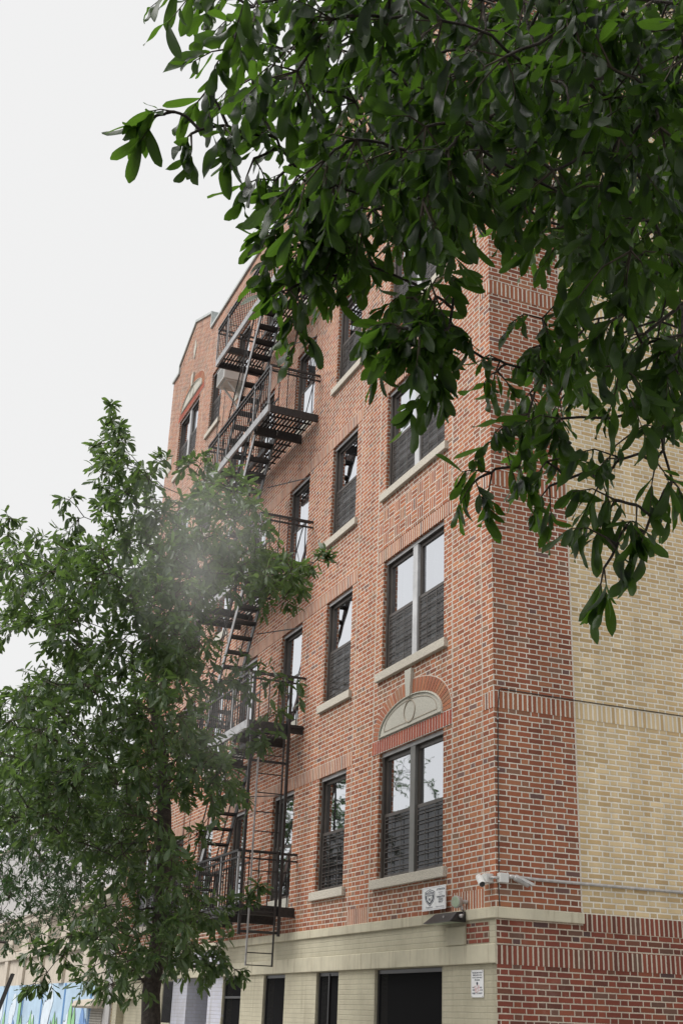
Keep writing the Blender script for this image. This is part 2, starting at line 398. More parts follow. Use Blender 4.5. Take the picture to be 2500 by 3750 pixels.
MAT['screenD'] = glass_mat('dark_screened_glass', (0.040,0.038,0.038), 0.30, 0.30, (0.5,0.5,0.5))
MAT['bronzeL'] = plain('grey_bronze_metal', (0.17,0.165,0.155), 0.38, 0.25, 0.5, nscale=3, namt=0.15)
MAT['blind'] = plain('white_window_blind', (0.80,0.80,0.82), 0.8, nscale=2, namt=0.04)
MAT['curtain'] = plain('pale_teal_curtain', (0.30,0.38,0.37), 0.8, nscale=6, namt=0.25)

# expanded metal mesh: real holes are finer than a pixel, so a woven pattern in transparency
def meshmat():
    m = bpy.data.materials.new('black_expanded_mesh'); m.use_nodes = True; E_.nt = t = m.node_tree; b = t.nodes['Principled BSDF']
    g, (X, Y, Z), n3 = pos()
    r = (Z/0.016).floor(); fx = (X/0.045 + r.mod(2.0)*0.5); fx = fx-fx.floor(); fz = Z/0.016; fz = fz-fz.floor()
    d = (fx-0.5).abs()*1.0 + (fz-0.5).abs()*1.0
    hole = 1-d.gt(0.33)
    b.inputs['Base Color'].default_value = (0.011,0.011,0.012,1); b.inputs['Roughness'].default_value = 0.9; b.inputs['Specular IOR Level'].default_value = 0.1
    E_.nt.links.new((1-hole).k, b.inputs['Alpha']); return m
MAT['mesh'] = meshmat(); MAT['pitch'] = plain('black_glazing', (0.005,0.005,0.006), 0.7, nscale=3, spec=0.08)

# ------------------------------------------------------------------ ground
def structure(name, mb, mat): 
    o = mb.build(name, mat); props(o, kind='structure'); return o
structure('ground', MB().quad((-600,-600,GROUND-0.16),(600,-600,GROUND-0.16),(600,600,GROUND-0.16),(-600,600,GROUND-0.16)), MAT['asphalt'])
structure('road', MB().box(-150,150,-13.5,-3.95,GROUND-0.156,GROUND-0.14), MAT['asphalt'])
mk = MB()
for i in range(-12, 12): mk.box(i*6.0, i*6.0+3, -8.8, -8.7, GROUND-0.139, GROUND-0.135)
structure('road_marking', mk, MAT['white'])
structure('pavement', MB().box(-150,60,-3.8,0.02,GROUND-0.15,GROUND), MAT['walk'])
structure('kerb', MB().box(-150,60,-3.95,-3.803,GROUND-0.15,GROUND+0.002), MAT['stone'])
structure('far_pavement', MB().box(-150,60,-17,-13.5,GROUND-0.15,GROUND), MAT['walk'])
structure('side_yard', MB().box(0.02,60,0.024,40,GROUND-0.15,GROUND-0.004), MAT['walk'])

# ------------------------------------------------------------------ the brick apartment building
FZ = [(0.0,1.76),(2.92,4.68),(5.80,7.57),(8.77,10.52),(11.68,13.38)]
COLS = {'C':(-3.30,-1.31,2),'B':(-5.60,-4.5,1),'A':(-7.77,-6.72,1),'D':(-10.07,-9.12,1),'E':(-12.22,-11.24,1),'F':(-14.32,-13.34,1),'H':(-17.34,-15.42,2)}
XL, XR, DEEP = -18.55, 0.0, 24.0
RV = 0.055                                            # brick reveal
apt = empty('apartment_building', (-9.275, 0, GROUND), 'tall red brick apartment building with cream painted ground floor and buff brick side wall', 'apartment building')
def wall_grid(mb, x0, x1, z0, z1, holes, y=0.0, rv=RV, m=0):
    """front wall sheet at y with rectangular openings and brick reveals going back rv"""
    xs = sorted({x0, x1, *[h[0] for h in holes], *[h[1] for h in holes]}); zs = sorted({z0, z1, *[h[2] for h in holes], *[h[3] for h in holes]})
    xs = [x for x in xs if x0 <= x <= x1]; zs = [z for z in zs if z0 <= z <= z1]
    for a, b in zip(xs, xs[1:]):
        for c, d in zip(zs, zs[1:]):
            cx, cz = (a+b)/2, (c+d)/2
            if any(h[0] < cx < h[1] and h[2] < cz < h[3] for h in holes): continue
            mb.quad((a,y,c),(b,y,c),(b,y,d),(a,y,d), m)
    for (a, b, c, d) in holes:
        mb.quad((a,y,c),(a,y,d),(a,y+rv,d),(a,y+rv,c), m); mb.quad((b,y,d),(b,y,c),(b,y+rv,c),(b,y+rv,d), m)
        mb.quad((a,y,d),(b,y,d),(b,y+rv,d),(a,y+rv,d), m); mb.quad((b,y,c),(a,y,c),(a,y+rv,c),(b,y+rv,c), m)
holes = []
for k, (xa, xb, n) in COLS.items():
    for (zb, zt) in FZ: holes.append((xa, xb, zb, zt))
fw = MB(); wall_grid(fw, XL, XR, -0.53, 15.0, holes)
# stepped gables over the two end bays, mirrored
def gable(pts): return [(-18.55-x, z) for x, z in reversed(pts)]
G1 = [(-18.55,15.0),(-14.78,15.0),(-14.78,15.47),(-16.43,16.10),(-17.93,15.43),(-17.93,15.18),(-18.55,15.18)]
for G in (G1, gable(G1)):
    fw.prism(G, 0.0, 0.36, 0)
fw.quad((XL,0.36,14.0),(XL,0.36,15.0),(XR,0.36,15.0),(XR,0.36,14.0)).quad((XL,0,15.0),(XR,0,15.0),(XR,0.36,15.0),(XL,0.36,15.0))
fw.build('front_wall', MAT['red'], apt)
# side wall: red return, then buff brick, dark red base
sw = MB()
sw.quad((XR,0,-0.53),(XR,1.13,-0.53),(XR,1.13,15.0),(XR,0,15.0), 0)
sw.quad((XR,1.13,-0.53),(XR,DEEP,-0.53),(XR,DEEP,15.0),(XR,1.13,15.0), 1)
sw.quad((XR,0,GROUND-.1),(XR,DEEP,GROUND-.1),(XR,DEEP,-0.53),(XR,0,-0.53), 2)
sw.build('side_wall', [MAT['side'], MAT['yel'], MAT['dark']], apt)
MB().quad((XL,0,GROUND-.1),(XL,0,15.0),(XL,DEEP,15.0),(XL,DEEP,GROUND-.1)).quad((XL,DEEP,GROUND-.1),(XL,DEEP,15),(XR,DEEP,15),(XR,DEEP,GROUND-.1)).build('rear_wall', MAT['yel'], apt)
MB().box(XL+.004,XR-.3,0.364,DEEP-.004,13.9,14.1).build('roof', MAT['roof'], apt)
MB().box(XR-.30,XR-.004,.364,DEEP-.01,13.7,14.995).build('side_parapet', MAT['yel'], apt)
# thin line of pale sealant where red meets buff
MB().box(XR,XR+0.004,1.122,1.142,-0.51,15.0).build('joint_line', MAT['mortar'], apt)
# soldier courses, 4 mm proud
so = MB(); si = MB(); sy = MB(); sdk = MB(); P = 0.004
J0, J1, J2, J3 = -0.27, -1.06, -3.54, -4.28
mir = lambda x: -18.55-x
for i, (zb, zt) in enumerate(FZ):
    so.box(mir(J3), J3, -P, 0, zt, zt+0.2)
    if i > 0:
        so.box(J2, J1, -P, 0, zt, zt+0.2); so.box(mir(J1), mir(J2), -P, 0, zt, zt+0.2)
    so.box(J0, XR, -P, 0, zt, zt+0.2); so.box(XL, mir(J0), -P, 0, zt, zt+0.2)
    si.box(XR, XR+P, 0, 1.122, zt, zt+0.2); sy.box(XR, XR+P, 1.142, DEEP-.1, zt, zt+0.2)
so.box(-4.28,-3.55,-P,0,-0.53,-0.31); so.box(J1+.004,J0,-P,0,-0.53,-0.31)
so.box(mir(J3)+.01, J3-.01, -P, 0, 14.74, 14.94)
for i, G in enumerate((G1, gable(G1))):
    s = 1 if i == 0 else -1
    for (xa, za), (xb, zb_) in zip(G[2:4], G[3:5]):
        q = [(xa,za-0.20),(xa,za-0.01),(xb,zb_-0.01),(xb,zb_-0.20)]
        so.prism(q, -P, 0)
pieces(so, 'soldier_course', MAT['redS'], apt); pieces(si, 'soldier_course', MAT['sideS'], apt); pieces(sy, 'soldier_course', MAT['yelS'], apt)
sdk.box(XR, XR+P, 0, DEEP-.1, -1.13, -0.93); sdk.box(XR, XR+P, 1.142, DEEP-.1, -0.72, -0.53)
pieces(sdk, 'soldier_course', MAT['darkS'], apt)
# basket weave panels below the big windows
bw = MB()
for (a, b) in ((J2, J1), (mir(J1), mir(J2))):
    for k in (2, 3, 4): bw.box(a+.03, b-.03, -P, 0, FZ[k-1][1]+0.215, FZ[k][0]-0.26)
pieces(bw, 'basket_weave_panel', MAT['redB'], apt)
# straight vertical joints
vj = MB()
for x in (J0, J1, J2, J3, mir(J0), mir(J1), mir(J2), mir(J3)):
    for za, zb in zip([-.51]+[z+0.2 for _, z in FZ], [z for _, z in FZ]+[14.9]):
        vj.box(x-.007, x+.007, -0.003, 0, za, zb)
pieces(vj, 'joint_line', MAT['mortar'], apt)
# coping
cp = MB()
def cope(pts):
    for (xa, za), (xb, zb) in zip(pts, pts[1:]):
        if abs(xa-xb) < 1e-4:
            cp.box(xa-0.03, xa+0.035, -0.045, 0.41, min(za,zb), max(za,zb)+.03)
        else:
            cp.prism([(xa,za+.002),(xa,za+.075),(xb,zb+.075),(xb,zb+.002)] , -0.05, 0.42)
cope([(XL-.03,15.18),(-17.9,15.18)]); cope([(-17.93,15.18),(-17.93,15.43)]); cope([(-17.93,15.43),(-16.43,16.10),(-14.78,15.47)]); cope([(-14.78,15.04),(-14.78,15.47)])
cope([(-14.78,15.0),(mir(-14.78),15.0)])
cope([(mir(-14.78),15.47),(mir(-16.43),16.10),(mir(-17.93),15.43)]); cope([(mir(-14.78),15.04),(mir(-14.78),15.47)]); cope([(mir(-17.93),15.18),(mir(-17.93),15.43)]); cope([(mir(-17.9),15.18),(XR+.03,15.18)])
cp.box(XR-.34,XR+.05,0.43,DEEP,15.0,15.075)
pieces(cp, 'coping', MAT['cop'], apt)
# stone lozenges and quoin blocks on the upper corner
sb = MB()
for cx in (-16.35, mir(-16.35)):
    sb.prism([(cx-.13,15.2),(cx,14.88),(cx+.13,15.2),(cx,15.52)], -0.02, 0)
for cx0, cx1 in ((-18.5,-17.9),(mir(-17.9),mir(-18.5)-.02)):
    sb.box(cx0, cx1, -0.012, 0, 12.15, 12.6)
pieces(sb, 'stone_block', MAT['tymp'], apt)

# water table, lintel band, painted base
led = MB()
led.box(XL, XR+.045, -0.045, 0.0, -0.645, -0.525); led.box(XR+.0005, XR+.045, 0.0, 1.14, -0.645, -0.525)
for x in (-2.6,-5.9,-8.8,-11.6): pass
led.build('stone_ledge', MAT['stucco'], apt, bevel=0.008)
BH = [(-3.32,-1.36,-2.95,-1.13),(-5.43,-4.58,-2.95,-1.13),(-7.78,-6.77,-2.95,-1.13),(-9.97,-8.93,-2.95,-1.13),(-12.26,-10.84,GROUND,-1.12),(-14.09,-13.3,-1.95,-1.155),
      (-18.1,-16.2,-2.95,-1.5)]
base = MB()
bandL = MB().quad((XL,-0.012,-0.92),(XR,-0.012,-0.92),(XR,-0.012,-0.645),(XL,-0.012,-0.645))
wall_grid(base, XL, XR, GROUND-.1, -1.125, BH, y=0.022, rv=0.2)
base.quad((XL,-0.012,-0.93),(XR+.0,-0.012,-0.93),(XR,-0.012,-0.64),(XL,-0.012,-0.64))
base.quad((XR+.0015,-0.0119,-1.128),(XR+.0015,0.001,-1.128),(XR+.0015,0.001,-0.646),(XR+.0015,-0.0119,-0.646))
base.build('painted_base_wall', MAT['cream'], apt)
lb = MB().box(XL, XR, -0.028, 0.21, -1.122, -0.915)
lb.build('lintel_band', MAT['stucco'], apt, bevel=0.01)
# patch of bare brick under the ledge
MB().box(-0.67,-0.14,-0.0155,-0.0125,-0.90,-0.68).build('bare_brick_patch', MAT['patchbrick'], apt)
MB().box(-1.17,-0.685,-0.028,-0.0125,-0.905,-0.70).build('cover_plate', MAT['stucco'], apt, bevel=0.004)

# ---- windows
def window(x0, x1, zb, zt, double, fl=1, low='screen', blind=1, sill='stone', bars=True, upper=None):
    y = RV
    if double:
        c = (x0+x1)/2
        fr = MB(); frame(fr, x0, x1, zb, zt, y); root = fr.build('window', MAT['bronze'], apt, bevel=0.004)
        MB().box(c-0.075, c+0.075, y-0.008, y+0.09, zb+.03, zt-.055).build('mullion', MAT['mull'] if fl else MAT['bronzeL'], root, bevel=0.004)
        halves = [(x0+.05, c-.075), (c+.075, x1-.05)]
    else:
        fr = MB(); frame(fr, x0, x1, zb, zt, y); root = fr.build('window', MAT['bronze'], apt, bevel=0.004)
        halves = [(x0+.05, x1-.05)]
    MB().box(x0+.002, x1-.002, y-0.012, y-0.002, zt-.055, zt-.002).build('head_flashing', MAT['mull'], root)
    zm = zb + (zt-zb)*0.5
    for i, (a, b) in enumerate(halves):
        # upper sash behind, lower sash in front
        s = MB(); ring(s, a, b, zm-.02, zt-.06, y+.040, y+.085, .052); s.build('upper_sash', MAT['bronze'], root)
        MB().quad((a+.052,y+.062,zm+.02),(b-.052,y+.062,zm+.02),(b-.052,y+.062,zt-.112),(a+.052,y+.062,zt-.112)).build('pane', MAT['glass'], root)
        s = MB(); ring(s, a, b, zb+.04, zm+.025, y+.02, y+.054, .045); s.build('lower_sash', MAT['bronze'], root)
        lm = (MAT['screen'] if fl else MAT['screenD']) if low == 'screen' else MAT['glass']
        MB().quad((a+.045,y+.028,zb+.085),(b-.045,y+.028,zb+.085),(b-.045,y+.028,zm-.02),(a+.045,y+.028,zm-.02)).build('pane', lm, root)
        if blind:
            hb = {1: (zm-.1 if i == 0 or not double else zm-.1), 2: zm+.25, 3: zb+.1}[blind]
            off = 0.10 if upper != 'curtain' else 0.0
            MB().box(a+off, b-.01, y+.20, y+.205, hb, zt-.03).build('blind', MAT['blind'], root)
        if upper == 'curtain' or blind == 0 or double or True:
            MB().box(a+.0, a+.13, y+.22, y+.235, zb+.05, zt-.04).build('curtain', MAT['curtain'], root)
        if bars:
            g = MB(); n = 6; yy = y+.012
            h0, h1 = zb+.07, zm-.03
            for q in range(n):
                z = h0 + (h1-h0)*(q+.4)/n
                for dz in (0, .045): g.box(a+.05, b-.03, yy-.004, yy+.004, z+dz-.0042, z+dz+.0042)
            for t in (.34, .67): g.box(a+(b-a)*t-.006, a+(b-a)*t+.006, yy-.010, yy-.0055, h0, h1)
            g.build('guard_bars', MAT['bronze'], root)
            for q in range(n):
                z = h0 + (h1-h0)*(q+.7)/n; MB().box(a+.10, b-.01, y+.10, y+.103, z, z+(h1-h0)/n*.42).build('slat', MAT['blind'], root) if (q+i) % 3 != 2 and rnd.random() < .75 else None
    MB().quad((x0-.1,y+.75,zb-.1),(x1+.1,y+.75,zb-.1),(x1+.1,y+.75,zt+.1),(x0-.1,y+.75,zt+.1)).quad((x0+.002,y+.75,zb+.02),(x1-.002,y+.75,zb+.02),(x1-.002,y+.10,zb+.02),(x0+.002,y+.10,zb+.02)).build('room_back', MAT['room'], root)
    if sill:
        e = 0.12; mt = MAT['stone']; h = 0.125
        if sill == 'pale': e = 0.0; mt = MAT['tymp']; h = 0.16
        zz = zb+0.022
        MB().box(x0-e, x1+e*.9, -0.055 if e else -0.02, RV+.004, zz-h, zz).build('sill', mt, root, bevel=0.006)
    return root
def ring(s, a, b, c, d, y0, y1, t):
    s.box(a, a+t, y0, y1, c, d); s.box(b-t, b, y0, y1, c, d); s.box(a+t, b-t, y0, y1, d-t, d); s.box(a+t, b-t, y0, y1, c, c+t)
def frame(s, x0, x1, zb, zt, y):
    t = .05
    s.box(x0+.001, x0+t, y-.004, y+.10, zb+.022, zt-.001); s.box(x1-t, x1-.001, y-.004, y+.10, zb+.022, zt-.001)
    s.box(x0+t, x1-t, y-.003, y+.10, zt-.06, zt-.001); s.box(x0+t, x1-t, y+.012, y+.10, zb+.022, zb+.05)
for k, (xa, xb, n) in COLS.items():
    for i, (zb, zt) in enumerate(FZ):
        esc = k in 'ADE'
        low = 'glass' if (esc) else 'screen'
        if k == 'C': bl = 1
        elif k == 'B': bl = 1
        elif esc: bl = rnd.choice((1, 3, 1)) if k != 'A' else (3 if i in (0,) else 1)
        else: bl = rnd.choice((1, 2))
        window(xa, xb, zb, zt, n == 2, fl=i, low=low, blind=bl, sill='pale' if esc else 'stone', bars=not esc)

# ---- arched stone panel over the big windows (second floor at the right bay, top floor at the left bay)
def tympanum(cx, z0):
    """z0 = underside of the soldier row over the window"""
    zb_ = z0+0.205; R = 0.985; hz = 0.44; N = 40
    pts = [(cx+R*math.cos(math.pi*i/N), zb_+hz*math.sin(math.pi*i/N)**0.9) for i in range(N+1)]
    t = MB().prism(pts, -0.012, 0.0)
    root = t.build('arch_panel', MAT['tymp'], apt)
    rim = MB(); 
    for (a, b), (c, d) in zip(pts, pts[1:]): rim.bar((a,-.016,b-.012),(c,-.016,d-.012), .012, .03, up=(0,1,0))
    rim.bar((cx-R+.02,-.016,zb_+.015),(cx+R-.02,-.016,zb_+.015), .012, .03, up=(0,1,0)); rim.build('rim', MAT['tymp'], root)
    inner = MB(); q = [(cx+(R-.16)*math.cos(math.pi*i/N), zb_+.075+(hz-.14)*math.sin(math.pi*i/N)**0.9) for i in range(N+1)]
    q.append(q[0])
    for (a, b), (c, d) in zip(q, q[1:]): inner.bar((a,-.0135,b),(c,-.0135,d), .009, .009)
    e = [(cx+.17*math.cos(2*math.pi*i/32), zb_+.215+.15*math.sin(2*math.pi*i/32)) for i in range(33)]
    for (a, b), (c, d) in zip(e, e[1:]): inner.bar((a,-.016,b),(c,-.016,d), .012, .014)
    inner.build('moulding', MAT['limeD'], root)
    # brick voussoirs
    vz = MB(); vz2 = MB(); n = 33; Ro, ho = R+.245, hz+.215
    back = [(cx+Ro*math.cos(math.pi*i/N), zb_+ho*math.sin(math.pi*i/N)**0.9) for i in range(N+1)]
    MB().prism(back, -0.003, 0).build('arch_mortar', MAT['mortar'], root)
    for i in range(n):
        a0 = math.pi*(i+.10)/n; a1 = math.pi*(i+.90)/n
        if abs((a0+a1)/2-math.pi/2) < .07: continue
        f = lambda R_, h_, a: (cx+R_*math.cos(a), zb_+h_*math.sin(a)**0.9)
        (vz if i < n//2 else vz2).prism([f(R+.008,hz+.008,a0), f(Ro-.012,ho-.012,a0), f(Ro-.012,ho-.012,a1), f(R+.008,hz+.008,a1)], -0.009, -0.0035)
    vz.build('arch_brick', MAT['vous'], root); vz2.build('arch_brick', MAT['vous'], root)
    k = MB().prism([(cx-.06,zb_+hz-.03),(cx-.105,z0+1.0),(cx+.105,z0+1.0),(cx+.06,zb_+hz-.03)], -0.05, 0); k.build('keystone', MAT['tymp'], root)
    # bright new soldier row
    sr = MB(); x = J2 if cx > -9 else mir(J1); L = J1-J2; nn = 31
    MB().box(x, x+L, -0.006, 0, z0, z0+.2).build('row_mortar', MAT['palemortar'], root)
    for i in range(nn): sr.box(x+L*(i+.14)/nn, x+L*(i+.86)/nn, -0.011, -0.0065, z0+.008, z0+.192)
    sr.build('brick_row', MAT['newred'], root)
def island_brick(name, stops):
    m, b = newmat(name); g, _, _ = pos()
    r = E_(g.outputs['Random Per Island'])
    c = ramp(r, stops, const=True); gr = noise(g.outputs['Position'], 150, 4, .7)
    n = E_.nt.nodes.new('ShaderNodeVectorMath'); n.operation = 'SCALE'; E_.nt.links.new(c, n.inputs[0]); E_.nt.links.new((0.8+gr*0.4).k, n.inputs['Scale'])
    setc(b, n.outputs[0]); b.inputs['Roughness'].default_value = .85; bump(b, gr, .004, .8); return m
MAT['vous'] = island_brick('arch_brick_clay', RED[:7]); MAT['newred'] = island_brick('new_red_brick', NEWRED)
tympanum((J1+J2)/2, FZ[0][1]); tympanum(mir((J1+J2)/2), FZ[4][1])

# ---- basement openings
def mesh_window(x0, x1, z0, z1, style):
    y = 0.06
    r = MB(); ring(r, x0+.004, x1-.004, z0, z1-.004, y, y+.04, .05)
    if style == 'mull': r.box((x0+x1)/2-.02, (x0+x1)/2+.02, y-.01, y+.03, z0+.05, z1-.02)
    if style == 'cross': r.box(x0+.05, x1-.05, y-.01, y+.03, z1-.36, z1-.32); r.box(x0+.05,x1-.05,y-.01,y+.03,z1-1.15,z1-1.11)
    root = r.build('basement_window', MAT['lampblack'], apt, bevel=.003)
    MB().quad((x0+.05,y+.02,z0+.05),(x1-.05,y+.02,z0+.05),(x1-.05,y+.02,z1-.05),(x0+.05,y+.02,z1-.05)).build('mesh_screen', MAT['mesh'], root)
    MB().quad((x0,.218,z0),(x1,.218,z0),(x1,.218,z1),(x0,.218,z1)).build('pane', MAT['pitch'], root)
    if style == 'wide':
        for cx in (x0+.72, x0+.86): MB().box(cx, cx+.05, .195, .21, z0+.2, z1-.75).build('inner_frame', MAT['mull'], root)
mesh_window(*BH[0], 'wide'); mesh_window(*BH[1], 'mull'); mesh_window(*BH[2], 'plain'); mesh_window(*BH[3], 'cross')
# barred window
x0, x1, z0, z1 = BH[5]
r = MB(); ring(r, x0+.004, x1-.004, z0, z1-.004, .05, .10, .03); root = r.build('barred_window', MAT['lampblack'], apt)
g = MB()
for i in range(9): g.box(x0+.06+(x1-x0-.12)*i/8-.009, x0+.06+(x1-x0-.12)*i/8+.009, .03, .048, z0, z1-.02)
g.build('bars', MAT['lampblack'], root); MB().quad((x0,.2,z0),(x1,.2,z0),(x1,.2,z1),(x0,.2,z1)).build('pane', MAT['room'], root)
MB().box(x0-.02, x1+.02, -.01, .2, z0-.05, z0-.002).build('sill', MAT['stucco'], root)
x0, x1, z0, z1 = BH[6]
MB().quad((x0,.2,z0),(x1,.2,z0),(x1,.2,z1),(x0,.2,z1)).build('blocked_opening', MAT['cream'], apt)
# entrance recess with dark door
x0, x1, z0, z1 = BH[4]
rec = MB().quad((x0,.222,z0),(x0,.222,z1),(x0,.95,z1),(x0,.95,z0)).quad((x1,.222,z1),(x1,.222,z0),(x1,.95,z0),(x1,.95,z1)).quad((x0,.222,z1),(x1,.222,z1),(x1,.95,z1),(x0,.95,z1)).quad((x0,.95,z0),(x1,.95,z0),(x1,.95,z1),(x0,.95,z1))
rec.build('entrance_recess', MAT['lav'], apt)
dr = MB().box(x0+.42, x1-.04, .90, .945, z0, z1-.45).build('entrance_door', MAT['door'], apt)
MB().box(x0+.30, x0+.42, .87, .945, z0, z1-.36).box(x0+.42, x1, .87, .945, z1-.449, z1-.36).build('door_frame', MAT['doorframe'], dr)
MB().box(x1-.22, x1-.17, .86, .898, -2.45, -2.25).build('handle', MAT['galv'], dr)

# ------------------------------------------------------------------ fire escape
fe = empty('fire_escape', (-8.4, -0.5, -0.4), 'black iron fire escape zigzagging up the brick front on five balconies, with wet grey edges', 'fire escape')
YO, XA, XB = -0.98, -10.38, -6.44
OPL, OPR, YI = -9.62, -7.32, -0.44
PZ = [-0.20, 2.72, 5.60, 8.58, 11.48]
IR = [MAT['blackmetal'], MAT['greymetal']]
for i, z in enumerate(PZ):
    p = MB()
    # outer channel (grey face), end channels
    p.box(XA, XB, YO-.012, YO+.03, z-.10, z+.05, 1 if i else 0)
    p.box(XB-.04, XB, YO+.03, 0.0, z-.10, z+.045); p.box(XA, XA+.04, YO+.03, 0.0, z-.10, z+.045)
    # cross beams (at the stair opening and under the ends)
    p.box(OPL-.03, OPL+.03, YO+.03, -0.001, z-.11, z+.0); p.box(OPR-.03, OPR+.03, YO+.03, -0.001, z-.17, z+.0)
    p.box(OPL-.03, OPL+.0, YO+.03, YI, z+.0, z+.05)
    p.box(OPL+.03, OPR-.03, YI-.015, YI+.015, z-.07, z+.02)
    # slats run along the wall
    ys = np.arange(YO+.075, -.06, .068)
    for y in ys:
        segs = [(XA+.04, OPL), (OPR, XB-.04)] if y < YI-.02 else [(XA+.04, XB-.04)]
        for a, b in segs: p.box(a, b, y-.018, y+.018, z-.006, z+.006)
    for x in list(np.arange(XA+.3, OPL-.1, .3))+list(np.arange(OPR+.28, XB-.1, .28)): p.box(x-.015, x+.015, YO+.03, -.02, z-.03, z-.007)
    for x in np.arange(OPL+.3, OPR-.1, .3): p.box(x-.015, x+.015, YI+.015, -.02, z-.03, z-.007)
    pf = p.build('platform', IR, fe, label=None)
    r = MB(); H = .86
    for hz in (H, H-.10):
        r.box(XA-.01, XB+.01, YO-.02, YO+.018, z+hz-.018, z+hz+.018 if hz == H else z+hz+.006)
        r.box(XB-.02, XB+.018, YO+.018, 0.0, z+hz-.018, z+hz+.018 if hz == H else z+hz+.006)
        r.box(XA-.018, XA+.02, YO+.018, 0.0, z+hz-.018, z+hz+.018 if hz == H else z+hz+.006)
    for x in np.arange(XA, XB+.01, .128): r.box(x-.0075, x+.0075, YO-.0075, YO+.0075, z+.05, z+H-.018)
    for x in (XA, OPL, OPR, XB): r.box(x-.018, x+.018, YO-.016, YO+.014, z+.05, z+H-.018, 1)
    for y in np.arange(YO+.18, -.03, .165):
        r.box(XB-.0075, XB+.0075, y-.0075, y+.0075, z+.045, z+H-.018); r.box(XA-.0075, XA+.0075, y-.0075, y+.0075, z+.045, z+H-.018)
    # stair opening guard (inner side)
    for x in np.arange(OPL+.2, OPR-.25, .17): r.box(x-.0075, x+.0075, YI-.0075, YI+.0075, z+.02, z+.80)
    r.box(OPL, OPR-.2, YI-.012, YI+.012, z+.80, z+.83)
    for x in (XA+.3, XB-.12): r.bar((x, YO, z+H), (x, -.001, z+H+.02), .012)
    r.build('railing', IR, pf)
for i in range(4):
    z0, z1 = PZ[i], PZ[i+1]-.03
    sl = 1.32; xt = OPR+.03; xb = xt-(z1-z0)/sl
    s = MB()
    for y in (YO+.065, YI-.07):
        s.bar((xb, y, z0), (xt, y, z1), .012, .11, m=1); s.bar((xb, y+(.014 if y < -.7 else -.014), z0), (xt, y+(.014 if y < -.7 else -.014), z1), .014, .13, m=0)
    n = 12
    for q in range(1, n):
        t = q/n; x = xb+(xt-xb)*t; z = z0+(z1-z0)*t
        for dx in (-.075, -.025, .025, .075): s.box(x+dx-.016, x+dx+.016, YO+.07, YI-.075, z-.01, z+.008)
        s.box(x-.09, x-.075, YO+.07, YI-.075, z-.028, z+.008)
    st = s.build('stair', IR, fe)
    h = MB()
    for y in (YO+.06, YI-.06):
        o = .62
        h.tube([(xb-.02, y, z0+.05), (xb-.10, y, z0+.45), (xb+.02, y, z0+.75), (xt-.38, y, z1+.28), (xt-.20, y, z1+.30), (xt-.12,y,z1+.02)], .013, 6)
        for t in (.3, .62): 
            x = xb+(xt-xb)*t; z = z0+(z1-z0)*t; h.bar((x, y, z), (x-.20, y, z+.42), .01)
    h.build('handrail', MAT['blackmetal'], st)
# drop ladder in its guide posts at the right end
XD = XB+.05
gp = MB()
for y in (-.92, -.27): gp.box(XD-.02, XD+.02, y-.022, y+.022, PZ[0]-.40, PZ[1]+.86, 0)
for z in (PZ[1]-.62, PZ[0]-.35, PZ[0]+.03, PZ[1]-.12): gp.box(XD-.045, XD-.02, -.93, -.25, z-.02, z+.02)
gp.bar((XD,-.27,PZ[0]-.1),(XD,-.0,PZ[0]-.1),.02); gp.bar((XD,-.27,PZ[1]),(XD,-.0,PZ[1]),.02)
gp.build('guide_posts', IR, fe)
dl = MB()
for y in (-.79, -.36): dl.box(XD+.025, XD+.05, y-.012, y+.012, -1.05, PZ[1]-.1, 1 if y < -.7 else 0)
z = -1.02
zs = [-1.04] + list(np.arange(-.86, PZ[1]-.2, .305))
for z in zs: dl.box(XD+.03, XD+.045, -.78, -.37, z-.008, z+.008)
dl.build('drop_ladder', IR, fe)
# tie bars to the wall
tb = MB()
for i in range(4):
    z = PZ[i]+1.95
    x = -8.35+.1*i; tb.bar((x+.42,-.48,z),(x+1.3,-.0,z-.05),.016)
    tb.tube([(OPR-.35, YO+.02, PZ[i+1]-.1),(OPR-.9, YO, PZ[i+1]-1.0),(OPR-1.0,YO,PZ[i+1]-1.55)], .011, 6)
pieces(tb, 'tie_bar', MAT['blackmetal'], fe)

# ------------------------------------------------------------------ small things on the front
# air conditioner in a window of the top floor
ax0, ax1, az0, az1, ay = -11.92, -11.34, 11.72, 12.12, -0.52
ac = empty('air_conditioner', ((ax0+ax1)/2, 0, az0), 'white window air conditioner sticking out of a top floor window beside the fire escape', 'air conditioner')
b_ = MB().box(ax0, ax1, ay, .18, az0, az1).build('casing', MAT['white'], ac, bevel=.015)
l_ = MB()
for i in range(9): l_.box(ax0+.03, ax1-.03, ay-.006, ay, az0+.04+i*.036, az0+.055+i*.036)
for i in range(8): l_.box(ax1, ax1+.005, ay+.06, ay+.36, az0+.22+i*.018, az0+.228+i*.018)
l_.build('grille', MAT['galv'], b_)
br = MB(); br.bar((ax0+.12,-.38,az0-.01),(ax0+.12,-.02,az0-.42),.045,.03); br.bar((ax1-.12,-.38,az0-.01),(ax1-.12,-.02,az0-.42),.045,.03); br.box(ax0+.03,ax1-.03,-.46,-.005,az0-.025,az0-.002)
br.build('support_bracket', MAT['white'], ac)

